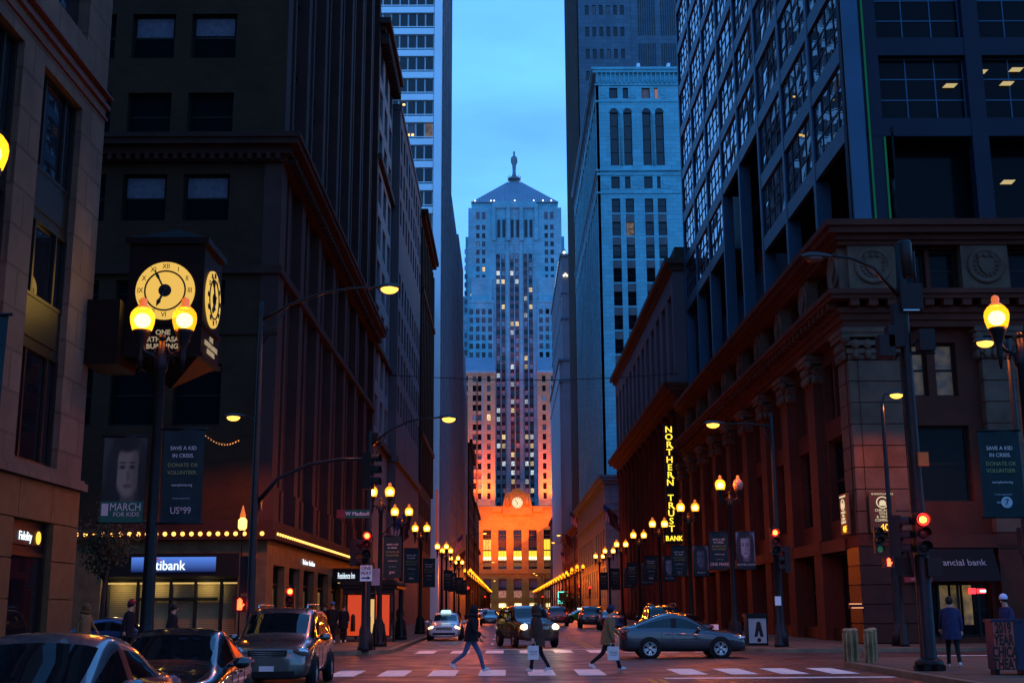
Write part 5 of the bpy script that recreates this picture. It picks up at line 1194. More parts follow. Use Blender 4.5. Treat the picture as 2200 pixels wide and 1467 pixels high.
MB().box(-.3, .22, -.12, -.1, .03, .06).box(-.22, .28, -.12, -.1, -.13, -.1).build('strip', 'strip_orange', s)
MB().box(-.3, .3, -.1, .04, -.16, .1).build('backing', 'bank_granite', s)

# ------------------------------------------------------------------ flags
mat('flag_stripe', (.4, .05, .05), .8, bump=0); mat('flag_white', (.45, .42, .42), .8, bump=0); mat('flag_blue', (.03, .05, .14), .8, bump=0); mat('flag_dark', (.06, .02, .02), .8, bump=0)
def flag(x, y, z, side, label, plain=False):
    s = thing('flag', label, 'flag', (x, y, z), 0, 'flags hung from the street fronts'); sg = side
    MB().tube([(0, 0, 0), (sg * 1.9, 0, 1.7)], .04, 6).build('pole', 'iron', s)
    m = MB(); ns = 9
    for i in range(ns):
        m.cur = 2 if plain else (i % 2); rows = []
        for j in range(7):
            d = j / 6 * 2.0; rows.append([(sg * (.5 + 1.35 * (i + e) / ns) + sg * .12 * math.sin(d * 3), .1 * math.sin(d * 2.5 + i), .48 + 1.2 * (i + e) / ns - d) for e in (0, 1)])
        m.grid(rows)
    m.build('cloth', ['flag_stripe', 'flag_white', 'flag_dark'], s)
    if not plain: MB().grid([[(sg * (1.1 + .75 * a), -.13, 1.05 + .68 * a - d) for a in (0, .5, 1)] for d in (.0, .4, .8)]).build('canton', 'flag_blue', s)
for k, (x, y, z, sd, nm, pl) in enumerate(((15, 167, 13.5, -1, 'striped flag hanging from the podium building on the right', False), (15, 160, 12.5, -1, 'dark plain flag beside the striped one on the right', True), (14.2, 240, 18, -1, 'small striped flag high on the far right street front', False), (14.4, 262, 15, -1, 'dark flag on the far right street front', True), (15, 300, 13, -1, 'small distant striped flag before the orange base on the right', False),
                                     (-9.6, 96, 7.2, 1, 'striped flag on the left behind the third lamp', False), (-9.6, 100, 7.6, 1, 'plain dark flag on the left behind the third lamp', True), (-9.2, 210, 12, 1, 'small striped flag on the left against the orange base', False), (-9.2, 222, 10, 1, 'dark flag on the left against the orange base', True))): flag(x, y, z, sd, nm, pl)
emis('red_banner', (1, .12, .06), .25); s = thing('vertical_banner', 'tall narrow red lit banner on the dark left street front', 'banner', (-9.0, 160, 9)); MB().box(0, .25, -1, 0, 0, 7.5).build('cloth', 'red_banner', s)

# ------------------------------------------------------------------ bus shelter, kiosk, bins, bollards, newspaper boxes
emis('ad_orange', (1, .085, .01), .6); emis('ad_cream', (1, .6, .2), .8)
s = thing('bus_shelter', 'dark bus shelter with bright orange lit advertising panels', 'bus shelter', (-6.6, 60.5, .15))
MB().box(-1.35, 1.35, -.2, 5.2, 2.5, 2.66).prism([(-1.5, 2.66), (1.5, 2.66), (1.2, 2.9), (-1.2, 2.9)], -.3, 5.3, 'y').build('roof', 'black_plastic', s)
for x, y in ((-1.25, 0), (1.15, 0), (-1.25, 5), (1.15, 5)): MB().box(x, x + .1, y, y + .1, 0, 2.5).build('post', 'iron', s)
MB().box(-1.25, 1.25, -.1, .02, 2.28, 2.5).build('fascia', 'black_plastic', s)
MB().box(-1.1, 1.05, .1, .2, .25, 2.25).build('advert_case', 'iron', s)
MB().box(-1.02, -.35, .05, .1, .3, 2.2).build('advert_panel', 'ad_orange', s); MB().box(.3, .98, .05, .1, .3, 2.2).build('advert_panel', 'ad_orange', s); MB().box(-.3, .25, .06, .1, .3, 2.0).build('advert_panel', 'ad_cream', s)
MB().lathe([(.12, .5), (.1, 1.2), (.05, 1.3)], (-.75, .03, 0), 8).build('bottle_print', 'sign_black', s); MB().box(-.2, .1, .045, .06, .5, 1.2).build('figure_print', 'sign_red', s)
MB().box(-1.2, -1.1, 1, 4.6, .42, .5).build('bench', 'iron', s)
l = bpy.data.lights.new('advert_lamp', 'AREA'); l.energy = 14; l.color = (1, .2, .03); l.size = 1.6; ob = bpy.data.objects.new('advert_lamp', l); COL.objects.link(ob); ob.parent = s; ob.location = (0, -.05, 1.2); ob.rotation_euler = (-PI / 2, 0, 0)
s = thing('litter_bin', 'black litter bin with an advert poster on the right far pavement', 'bin', (10.3, 52.3, .15)); MB().box(-.42, .42, -.35, .35, 0, 1.15).box(-.47, .47, -.4, .4, 1.15, 1.28).build('body', 'iron', s)
mat('poster_grey', (.35, .35, .34), .6, var=.1, bump=0); MB().box(-.36, .36, -.37, -.35, .1, 1.08).build('poster', 'poster_grey', s)
MB().prism([(-.14, .35), (-.02, .95), (.12, .95), (.24, .35), (.1, .35), (.05, .6), (-.02, .35)], -.378, -.37, 'y').ball((.05, -.37, .22), (.09, .01, .09), 10, 6).build('poster_print', 'sign_black', s)
s = thing('sandwich_board', 'small white folding board standing by the right lamp post', 'sign', (9.0, 55.2, .15)); MB().box(-.25, .25, 0, .03, 0, .8).box(-.25, .25, .2, .23, 0, .8).build('board', 'sign_face_white', s); MB().box(-.2, .2, -.008, 0, .05, .3).build('print', 'sign_red', s)
mat('bollard_brass', (.34, .22, .11), .5, metal=.15, var=.5, scale=3)
bm_ = MB().lathe([(.13, 0), (.125, .84), (.14, .85), (.14, .91), (.08, .93)], n=12); bm_.cur = 0
for k in range(6): a = k * PI / 3; bm_.box(.125 * math.cos(a) - .018, .125 * math.cos(a) + .018, .125 * math.sin(a) - .018, .125 * math.sin(a) + .018, 0, .82)
bme = bm_.mesh('post', 'bollard_brass')
for k, (x, y) in enumerate(((9.93, 36.9), (10.29, 36.0), (10.97, 38.0), (10.22, 37.35))):
    s = thing('bollard', 'fluted brass bollard on the near right corner, %s of the cluster' % ('leftmost', 'front one', 'rightmost', 'rear middle one')[k], 'bollard', (x, y, .15), 0, 'brass bollards on the corner'); obj('post', bme, s)
s = thing('newspaper_box', 'red lettered newspaper box beside the near right mast', 'newspaper box', (11.72, 29.6, .15), R(-6)); mat('box_red', (.32, .07, .05), .5, var=.2, bump=0); mat('box_navy', (.02, .022, .05), .4, bump=0)
MB().box(-.42, .3, -.3, .3, .12, 1.2).box(-.45, .33, -.33, .33, 1.2, 1.26).build('cabinet', 'box_navy', s); MB().box(-.4, -.3, -.2, .2, 0, .12).box(.2, .28, -.2, .2, 0, .12).build('foot', 'iron', s)
MB().box(-.41, .05, -.315, -.3, .14, 1.19).build('front_panel', 'box_red', s)
for k, q in enumerate(('2019', 'YEAR', 'CHICA', 'THEAT')): text(q, .33, s, (-.18, -.325, 1.05 - k * .27), FN, 'sign_black', sx=.55, ext=.003, bold=.012)
s = thing('newspaper_box', 'dark navy newspaper box at the right edge behind the red lettered one', 'newspaper box', (12.42, 29.75, .15), R(-6)); MB().box(-.38, .38, -.3, .3, .12, 1.05).prism([(-.3, 1.05), (.3, 1.05), (.3, 1.2), (-.1, 1.2)], -.38, .38, 'x').box(-.3, .3, -.2, .2, 0, .12).build('cabinet', 'box_navy', s)
MB().box(-.3, .3, -.312, -.3, .55, 1.0).build('window', 'glass_near', s); MB().tube([(-.1, -.33, .45), (.1, -.33, .45)], .02, 5).build('handle', 'steel', s)
# tree with bare twigs in front of the bank
t = thing('street_tree', 'dark bushy street tree in front of the bank across the street on the left', 'tree', (-15.9, 49.6, 1.2))
MB().tube([(0, 0, -1.05), (.05, 0, 1.2), (.1, .1, 2.3), (0, 0, 3.2)], [.11, .09, .07, .04], 7).build('trunk', 'bark', t)
rr = random.Random(3); br = MB(); lf = MB()
for k in range(26):
    a = rr.uniform(0, 6.28); e = rr.uniform(.3, 1.1); z0 = rr.uniform(1.8, 3.0); L = rr.uniform(.4, 1.7); p = (math.cos(a) * L * .8, math.sin(a) * L * .6, z0 + e * L * 1.3)
    br.tube([(0, 0, z0 - .2), (p[0] * .5, p[1] * .5, z0 + e * L * .4), p], [.03, .02, .006], 4)
    for q in range(80):
        f = rr.uniform(.3, 1.25); c = Vector((p[0] * f + rr.gauss(0, .16), p[1] * f + rr.gauss(0, .16), z0 + (p[2] - z0) * f + rr.gauss(0, .16)))
        u = Vector((rr.gauss(0, 1), rr.gauss(0, 1), rr.gauss(0, 1))).normalized() * .06; v = u.orthogonal().normalized() * .04; lf.face([c - u, c + v, c + u, c - v])
br.build('branches', 'bark', t); tag(lf.build('leaves', 'foliage', t), kind='stuff')
# overhead wire and string of lamps
s = thing('overhead_wire', 'thin cable strung across the street between the buildings', 'wire', (0, 105, 0)); MB().tube([(-10.0 + 25 * k / 16, 0, 21.4 - .5 * math.sin(PI * k / 16)) for k in range(17)], .035, 4).build('cable', 'iron', s)
emis('tiny_lamp', (1, .45, .15), .6)
s = thing('lamp_garland', 'short drooping string of tiny lights under the small street light on the left', 'string lights', (-12.3, 49.4, 8.75)); pts = [(1.55 * k / 14, 0, -.55 * math.sin(PI * .75 * k / 14)) for k in range(15)]
MB().tube(pts, .012, 4).build('cable', 'iron', s)
for p in pts: MB().ball((p[0], 0, p[2] - .03), .028, 6, 4).build('bulb', 'tiny_lamp', s)
emis('lantern', (1, .5, .08), 5, sample='AUTO')
s = thing('wall_lantern', 'glowing orange lantern on the corner above the string of bulbs', 'lantern', (-10.35, 48.9, 4.75)); MB().lathe([(.1, 0), (.17, .1), (.17, .38), (.09, .48)], n=10).build('glass', 'lantern', s); MB().lathe([(.1, .48), (.12, .55), (.04, .85), (.02, .95)], n=8).build('cap', 'globe_cap', s); MB().lathe([(.03, -4.6), (.03, -.1), (.12, 0)], n=8).build('post', 'pole_grey', s)
emis('cyan_sign', (.15, 1, .75), 1.6)
s = thing('square_sign', 'small glowing pale green square sign far down the street on the right', 'sign', (8.9, 200, 2.2)); m = MB().box(-.75, .75, 0, .1, 1.75, 1.9).box(-.75, -.6, 0, .1, 0, 1.75).box(.6, .75, 0, .1, 0, 1.75).box(-.6, .3, 0, .1, 0, .5); m.build('tube', 'cyan_sign', s); MB().box(-.8, .8, .1, .3, -.1, 2).box(-.1, .1, .1, .3, -2.2, 0).build('case', 'black_plastic', s)
s = thing('street_shrub', 'dark bushy shrub at the right kerb far down the street', 'shrub', (9.6, 190, .15)); lf = MB(); 
for q in range(700):
    c = Vector((rr.gauss(0, .75), rr.gauss(0, .75), 2.2 + rr.gauss(0, .7))); u = Vector((rr.gauss(0, 1), rr.gauss(0, 1), rr.gauss(0, 1))).normalized() * .2; v = u.orthogonal().normalized() * .14; lf.face([c - u, c + v, c + u, c - v])
tag(lf.build('leaves', 'foliage', s), kind='stuff'); MB().tube([(0, 0, 0), (0, 0, 2)], .1, 6).build('stem', 'bark', s)

# ------------------------------------------------------------------ vehicles
paint('paint_silver', (.14, .145, .155), .8, .25); paint('paint_dark_green', (.01, .016, .018), .5, .2); paint('paint_champagne', (.13, .12, .11), .8, .25); paint('paint_white', (.55, .55, .56), .1, .3)
paint('paint_bronze', (.04, .028, .018), .6, .25); paint('paint_grey', (.05, .05, .058), .8, .25); paint('paint_black', (.012, .012, .014), .3, .25); paint('paint_red', (.16, .015, .015), .4, .28); paint('paint_green', (.1, .3, .03), .1, .3); paint('paint_blue', (.03, .06, .16), .5, .28)
emis('head_on', (1, .72, .4), 16, sample='AUTO'); emis('head_glow', (1, .6, .28), 3); emis('tail_on', (1, .04, .02), 5); emis('taxi_sign', (.55, .9, 1), 1.4); emis('amber_on', (1, .35, .03), 2)
mat('tail_off', (.2, .01, .01), .15, bump=0, coat=1); mat('head_off', (.5, .5, .52), .08, metal=.85, bump=0, coat=1); mat('plate_white', (.5, .5, .5), .5, bump=0); mat('amber_off', (.35, .12, .02), .2, bump=0)
rimm = MB().lathe([(.215, -.02), (.22, -.1), (.2, -.105), (.18, -.04), (.06, -.05), (.05, -.085), (.0, -.09)], n=20, axis='y', caps=False)
rd = MB()
rd.lathe([(.225, .04), (.235, -.075), (.215, -.085), (.2, -.055)], n=24, axis='y', caps=False)
for k in range(10):
    a = 2 * PI * k / 10 + (.12 if k % 2 else -.12); ca, sa = math.cos(a), math.sin(a); t = Vector((-sa, 0, ca))
    q = [Vector((ca * .05, -.06, sa * .05)), Vector((ca * .215, -.075, sa * .215))]
    rd.face([q[0] - t * .02, q[0] + t * .02, q[1] + t * .024, q[1] - t * .024])
rd.lathe([(.07, -.055), (.055, -.085), (.0, -.09)], n=12, axis='y', caps=False)
rim_me = rd.mesh('rim', 'steel'); hub_me = MB().lathe([(0, -.02), (.225, -.02)], n=24, axis='y', caps=False, smooth=False).mesh('brake_disc', 'black_plastic')
tyre_me = MB().lathe([(.225, -.085), (.25, -.105), (.3, -.105), (.325, -.07), (.33, 0), (.325, .07), (.3, .1), (.225, .09)], n=28, axis='y', caps=False).mesh('tyre', 'rubber')
arch_me = MB().lathe([(0, -.0), (.385, -.0), (.385, .12)], n=28, axis='y', caps=False, smooth=False).mesh('wheel_arch', 'black_plastic')

def sect(k, w, zb, zbelt, zt, wr):
    lo = [(0, zb), (w * .88, zb), (w * .985, zb + .14)]
    if k == 'h': return lo + [(w, zb + (zt - zb) * .6), (w * .975, zt - .12), (w * .9, zt - .035), (w * .74, zt), (w * .62, zt + .006), (w * .3, zt + .016), (0, zt + .02)]
    if k == 'c': return lo + [(w, zb + .45), (w * .985, zbelt - .07), (w * .93, zbelt), (w * .87, zbelt + .03), (w * .82, zbelt + .04), (w * .42, zbelt + .075), (0, zbelt + .085)]
    return lo + [(w, zb + .45), (w * .985, zbelt - .07), (w * .945, zbelt), (wr + .055, zt - .12), (wr, zt - .045), (wr * .55, zt - .004), (0, zt + .008)]
def car_body(st):
    """st: stations front to back (x, kind, half width, z bottom, z belt, z top, roof half width, window after)"""
    names = ['body']; idx = {'body': 0}
    def mi(g):
        if g not in idx: idx[g] = len(names); names.append(g)
        return idx[g]
    V = []; F = []; MI = []; rings = []
    for s in st:
        p = sect(*s[1:7]); L = []; Rr = []
        for j, (y, z) in enumerate(p):
            V.append((s[0], y, z)); L.append(len(V) - 1)
            if j in (0, 9): Rr.append(L[-1])
            else: V.append((s[0], -y, z)); Rr.append(len(V) - 1)
        rings.append((L, Rr))
    for i in range(len(st) - 1):
        a, b = st[i], st[i + 1]; kk = a[1] + b[1]
        for sd in (0, 1):
            A, B = rings[i][sd], rings[i + 1][sd]
            for j in range(9):
                g = 'body'
                if kk in ('cr', 'rc'):
                    if j in (7, 8): g = 'windshield' if kk == 'cr' else 'rear_window'
                    elif j == 5: g = a[7] and 'side_window_%d_%d' % (i, sd) or 'body'
                elif kk == 'rr' and j == 5: g = {'w': 'side_window_%d_%d' % (i, sd), 'p': 'door_pillar_%d' % sd}.get(a[7], 'body')
                q = (A[j], A[j + 1], B[j + 1], B[j]); F.append(q if sd == 0 else tuple(reversed(q))); MI.append(mi(g))
    for i, rev in ((0, 0), (len(st) - 1, 1)):
        L, Rr = rings[i]
        for j in range(9):
            q = [L[j], L[j + 1], Rr[j + 1], Rr[j]]; q = list(dict.fromkeys(q)); F.append(tuple(reversed(q)) if rev else tuple(q)); MI.append(0)
    me = bpy.data.meshes.new('b'); me.from_pydata(V, [], F); me.polygons.foreach_set('material_index', MI)
    for n in names: me.materials.append(None)
    def setup(o): m = o.modifiers.new('s', 'SUBSURF'); m.levels = 2
    ev = evaluated(me, setup)
    bm = bmesh.new(); bm.from_mesh(ev); bmesh.ops.recalc_face_normals(bm, faces=bm.faces); bm.to_mesh(ev); bm.free()
    out = {}
    vs = [v.co.copy() for v in ev.vertices]; no = [v.normal.copy() for v in ev.vertices]
    for p in ev.polygons: out.setdefault(names[p.material_index], []).append(tuple(p.vertices))
    res = {}
    for g, fs in out.items():
        ids = sorted({v for f in fs for v in f}); mp_ = {v: k for k, v in enumerate(ids)}
        m = bpy.data.meshes.new(g); m.from_pydata([vs[v] for v in ids], [], [[mp_[v] for v in f] for f in fs]); m.polygons.foreach_set('use_smooth', [True] * len(m.polygons)); res[g] = m
    return res
def sedan(L=4.6, w=.89, h=1.46, hood=.86, rake=.14):
    f, b = L / 2, -L / 2
    return [(f, 'h', w * .8, .24, .64, .7, 0, ''), (f - .05, 'h', w * .89, .2, .68, .77, 0, ''), (f - .3, 'h', w * .98, .19, .78, hood - .05, 0, ''), (f - .8, 'h', w, .19, .84, hood - .02, 0, ''), (f - 1.28, 'c', w, .2, .9, h, .6, 'w'),
            (f - 2.05 - rake, 'r', w, .2, .93, h - .02, w * .68, 'w'), (f - 2.42, 'r', w, .2, .94, h, w * .7, 'p'), (f - 2.5, 'r', w, .2, .94, h, w * .7, 'w'), (f - 3.15, 'r', w, .2, .95, h - .04, w * .68, 'w'), (b + .78, 'c', w, .2, .97, h, .6, ''),
            (b + .5, 'h', w * .98, .2, .98, 1.03, 0, ''), (b + .1, 'h', w * .92, .22, .98, 1.0, 0, ''), (b, 'h', w * .82, .3, .9, .93, 0, '')]
def coupe_sedan(): 
    s = sedan(4.3, .91, 1.53, .92, -.05); s[8] = (2.15 - 2.9, 'r', .91, .2, .98, 1.48, .6, 'w'); s[9] = (-2.15 + .45, 'c', .91, .2, 1.0, 1.4, .6, ''); s[10] = (-2.15 + .27, 'h', .89, .2, 1.0, 1.06, 0, ''); return s
def van(L=4.95, w=.92, h=1.76, hood=1.05):
    f, b = L / 2, -L / 2
    return [(f, 'h', w * .8, .3, .7, .72, 0, ''), (f - .06, 'h', w * .9, .24, .8, .84, 0, ''), (f - .35, 'h', w * .98, .22, .9, hood - .08, 0, ''), (f - .75, 'h', w, .22, .98, hood, 0, ''), (f - 1.08, 'c', w, .22, 1.04, h, .6, 'w'),
            (f - 1.95, 'r', w, .22, 1.06, h - .02, w * .76, 'w'), (f - 2.35, 'r', w, .22, 1.06, h, w * .78, 'p'), (f - 2.44, 'r', w, .22, 1.06, h, w * .78, 'w'), (f - 3.35, 'r', w, .22, 1.06, h, w * .78, 'p'), (f - 3.43, 'r', w, .22, 1.06, h, w * .78, 'w'),
            (b + .42, 'r', w, .22, 1.07, h - .03, w * .76, ''), (b + .1, 'c', w * .97, .24, 1.08, h, .6, ''), (b + .02, 'h', w * .95, .26, 1.0, 1.04, 0, ''), (b, 'h', w * .9, .32, .9, .8, 0, '')]
def suv(L=4.9, w=.95, h=1.8, hood=1.13): 
    f, b = L / 2, -L / 2
    return [(f, 'h', w * .88, .34, .9, .98, 0, ''), (f - .06, 'h', w * .95, .3, .95, 1.05, 0, ''), (f - .4, 'h', w * .99, .3, 1.0, hood - .02, 0, ''), (f - 1.0, 'h', w, .3, 1.05, hood, 0, ''), (f - 1.35, 'c', w, .3, 1.12, h, .6, 'w'),
            (f - 1.95, 'r', w, .3, 1.14, h - .02, w * .76, 'w'), (f - 2.4, 'r', w, .3, 1.14, h, w * .78, 'p'), (f - 2.5, 'r', w, .3, 1.14, h, w * .78, 'w'), (f - 3.4, 'r', w, .3, 1.14, h, w * .78, 'p'), (f - 3.5, 'r', w, .3, 1.14, h, w * .78, 'w'),
            (b + .35, 'r', w, .3, 1.15, h - .03, w * .76, ''), (b + .08, 'c', w * .97, .3, 1.16, h, .6, ''), (b + .02, 'h', w * .96, .32, 1.0, 1.12, 0, ''), (b, 'h', w * .92, .36, .9, .9, 0, '')]
_cars = {}
from mathutils.bvhtree import BVHTree
def seams(parts, st, kind):
    """panel gaps that follow the body: door edges, sill line and bonnet edges"""
    V = []; F = []
    for me in parts.values():
        o = len(V); V += [v.co.copy() for v in me.vertices]; F += [[o + i for i in p.vertices] for p in me.polygons]
    bvh = BVHTree.FromPolygons(V, F); m = MB()
    def line(pts, d):
        out = []
        for p in pts:
            h = bvh.ray_cast(Vector(p), Vector(d))
            if h[0] is not None: out.append(h[0] - Vector(d) * .001)
        if len(out) > 2: m.tube(out, .006, 4)
    belt = st[6][4]; xs = [st[5][0] + .32, (st[6][0] + st[7][0]) / 2, st[8][0] + .05] if kind in ('sedan', 'coupe') else [st[5][0] + .25, (st[6][0] + st[7][0]) / 2, (st[8][0] + st[9][0]) / 2]
    for sd in (-1, 1):
        for x in xs: line([(x - .05 * k / 8, sd * 2, .36 + (belt - .42) * k / 8) for k in range(9)], (0, -sd, 0))
        line([(xs[0] + (xs[2] - xs[0]) * k / 12, sd * 2, .35) for k in range(13)], (0, -sd, 0))
        line([(st[4][0] + .05 + (st[0][0] - .22 - st[4][0]) * k / 10, sd * st[3][2] * (.8 - .06 * k / 10), 3) for k in range(11)], (0, 0, -1))
    line([(st[4][0] + .04, -.7 + 1.4 * k / 10, 3) for k in range(11)], (0, 0, -1))
    return m.mesh('panel_gap', 'black_plastic')
BODY = {'sedan': sedan, 'coupe': coupe_sedan, 'van': van, 'suv': suv}
def car(kind, label, x, y, rz, pm, head='off', tail='off', cat='car', taxi=False, rack=False, group=None, extra=True):
    if kind not in _cars: b_ = car_body(BODY[kind]()); _cars[kind] = (b_, BODY[kind](), seams(b_, BODY[kind](), kind))
    parts, st, gap = _cars[kind]; f, b = st[0][0], st[-1][0]; w = max(s[2] for s in st); big = kind in ('van', 'suv')
    t = thing({'sedan': 'car', 'coupe': 'car', 'van': 'minivan', 'suv': 'sport_utility_car'}[kind], label, cat, (x, y, 0), rz, group)
    for g, me in parts.items():
        base = 'side_window' if g.startswith('side_window') else ('door_pillar' if g.startswith('door_pillar') else g)
        m2 = me.copy() if me.users else me; m2.materials.clear(); m2.materials.append(M[pm if g == 'body' else ('black_plastic' if base == 'door_pillar' else 'car_glass')])
        obj(base, m2, t)
    tag(obj('panel_gap', gap, t), kind='stuff')
    ws = .36 / .33 if big else 1.0
    for sx in (f - .95 if big else f - .88, b + .98 if big else b + 1.0):
        for sd in (-1, 1):
            wh = obj('wheel', tyre_me, t, loc=(sx, sd * (w - .05), .33 * ws)); wh.scale = (ws,) * 3; wh.rotation_euler = (0, 0, 0 if sd < 0 else PI)
            obj('rim', rim_me, wh); obj('brake_disc', hub_me, wh)
            a = obj('wheel_arch', arch_me, t, loc=(sx, sd * (w + .003), .33 * ws + .01)); a.scale = (ws, 1, ws); a.rotation_euler = (0, 0, 0 if sd < 0 else PI)
    hz = {'sedan': .66, 'coupe': .68, 'van': .82, 'suv': .88}[kind]; fw = st[1][2]
    for sd in (-1, 1):
        hl = MB().ball((0, 0, 0), (.2, .19, .08) if not big else ((.2, .2, .11) if kind == 'van' else (.12, .17, .13)), 14, 8).build('headlight', 'head_off' if head == 'off' else 'head_glow', t, loc=(f - .17 if kind != 'suv' else f - .06, sd * (fw * .86 if kind != 'suv' else fw * .8), hz)); hl.rotation_euler = (0, R(-12), sd * R(-24))
        if head == 'on': MB().ball((.1, 0, 0), .09 if kind != 'suv' else .12, 10, 8).build('bulb', 'head_on', hl)
        MB().ball((0, 0, 0), (.09, .15, .09) if not big else (.07, .1, .2), 10, 8).build('taillight', {'off': 'tail_off', 'on': 'tail_on'}[tail], t, loc=(b + .07 if not big else b + .1, sd * st[-2][2] * .86, .86 if not big else 1.0))
        mz = st[4][4] + .06
        m = MB().ball((0, 0, 0), (.08, .13, .085), 12, 8); m.tube([(0, -sd * .2, -.04), (0, -sd * .08, -.02)], .03, 6); mr = m.build('mirror', pm, t, loc=(st[5][0] + .35, sd * (w + .13), mz))
        for dx in ((st[6][0] + .12), (st[8][0] + .25)): MB().box(dx - .1, dx + .1, sd * w * .985, sd * (w + .012), st[6][4] - .16, st[6][4] - .13).build('door_handle', pm, t)
        MB().ball((0, 0, 0), (.05, .1, .05), 8, 6).build('fog_lamp', 'amber_off', t, loc=(f - .08, sd * fw * .72, .42 if not big else .5))
    m = MB().box(f - .1, f + .012, -.42, .42, hz - .1, hz + .04)
    m.build('grille', 'chrome' if kind == 'suv' else 'black_plastic', t)
    for k in range(3): MB().box(f + .008, f + .022, -.38, .38, hz - .085 + k * .04, hz - .075 + k * .04).build('grille_bar', 'chrome', t)
    MB().box(f - .12, f + .01, -.6, .6, .3, .42).build('lower_intake', 'black_plastic', t)
    MB().box(f + .01, f + .03, -.16, .16, .42, .53).build('licence_plate', 'plate_white', t); MB().box(b - .03, b - .005, -.16, .16, .62 if not big else .75, .73 if not big else .86).build('licence_plate', 'plate_white', t)
    MB().box(b - .03, b + .1, -.7, .7, .34, .52).build('rear_bumper', pm if not big else 'black_plastic', t)
    zt = st[6][5]
    if taxi: MB().prism([(-.3, 0), (.3, 0), (.24, .14), (-.24, .14)], -.1, .1, 'x').build('roof_sign', 'taxi_sign', t, loc=(.05, 0, zt))
    if rack:
        for sd in (-1, 1): MB().tube([(st[5][0] - .1, sd * w * .62, zt - .01), (st[5][0] - .25, sd * w * .62, zt + .07), (st[-4][0] + .3, sd * w * .62, zt + .07), (st[-4][0] + .1, sd * w * .62, zt - .02)], .02, 6).build('roof_rail', 'chrome', t)
    if head == 'on' and extra:
        for sd in (-1, 1):
            l = bpy.data.lights.new('head_lamp', 'SPOT'); l.energy = 90; l.color = (1, .7, .4); l.spot_size = R(80); l.spot_blend = .7; l.shadow_soft_size = .06
            o = bpy.data.objects.new('head_lamp', l); COL.objects.link(o); o.parent = t; o.location = (f + .1, sd * fw * .8, hz); o.rotation_euler = (0, R(-82), 0)
    return t
TO_CAM = -PI / 2; AWAY = PI / 2
c1 = car('sedan', 'silver sedan facing the camera, nearest parked car at the lower left', -4.68, 12.95, TO_CAM + R(1), 'paint_silver'); c1.scale = (1, 1, 1.04)
car('sedan', 'dark green sedan parked between the nearest silver sedan and the minivan', -5.0, 19.4, TO_CAM + R(3.5), 'paint_dark_green')
c3 = car('van', 'silver minivan with roof rails, third in the line of parked cars', -5.25, 30.0, TO_CAM + R(1.5), 'paint_champagne', cat='minivan', rack=True)
car('sedan', 'white taxi with a lit roof sign coming up the left lane', -3.35, 70, TO_CAM, 'paint_white', head='on', cat='taxi', taxi=True, extra=False)
car('suv', 'bronze sport utility car with bright headlights waiting at the far crosswalk', .9, 57.6, TO_CAM + R(13), 'paint_bronze', head='on', cat='suv', rack=True)
car('coupe', 'grey sedan crossing the junction to the right in front of the bank', 6.05, 44.3, 0, 'paint_grey')
car('suv', 'dark car parked at the kerb behind the crossing grey sedan, rear one', 8.0, 66, AWAY, 'paint_black', cat='suv', rack=True)
car('sedan', 'dark sedan at the right kerb whose roof shows over the hood of the grey sedan', 7.7, 57.2, AWAY + R(14), 'paint_black')
car('suv', 'red car with glowing tail lights driving away behind the bronze one', 4.7, 118, AWAY, 'paint_red', tail='on', cat='suv')
car('sedan', 'bright green taxi turning across the street in the distance', 8.2, 142, R(200), 'paint_green', cat='taxi', head='on', extra=False, taxi=True)
car('suv', 'black car with orange reflections and lit tail lights beside the tan coat walker', 7.0, 105, AWAY, 'paint_black', tail='on', cat='suv')
car('sedan', 'dark sedan coming up the left lane behind the taxi', -1.6, 122, TO_CAM, 'paint_black')
car('sedan', 'grey sedan with lit headlights far behind the bronze car', 1.0, 150, TO_CAM, 'paint_grey', head='on', extra=False)
car('sedan', 'blue sedan parked on the cross street at the left behind the walkers', -14.2, 46.5, 0, 'paint_blue')
car('sedan', 'dark sedan cut by the right edge of the photo with a lit tail light', 20.6, 43.6, 0, 'paint_black', tail='on')
for k, (x, y, rz, pm, hd, tl, nm) in enumerate(((5.2, 160, AWAY, 'paint_black', 'off', 'on', 'dark distant sedan with tail lights in the right lane'), (4.6, 205, AWAY, 'paint_grey', 'off', 'on', 'pale distant sedan with tail lights in the right lane'), (-3.6, 185, TO_CAM, 'paint_silver', 'on', 'off', 'silver distant sedan with headlights in the left lane'), (.4, 215, TO_CAM, 'paint_black', 'on', 'off', 'dark distant sedan with headlights near the middle of the street'), (7.9, 96, AWAY, 'paint_blue', 'off', 'off', 'blue sedan parked at the right kerb past the colonnade'), (-3.9, 240, TO_CAM, 'paint_white', 'on', 'off', 'white far sedan with headlights in the left lane'), (4.9, 260, AWAY, 'paint_red', 'off', 'on', 'red far sedan with tail lights in the right lane'))):
    car('sedan', nm, x, y, rz, pm, head=hd, tail=tl, extra=False)

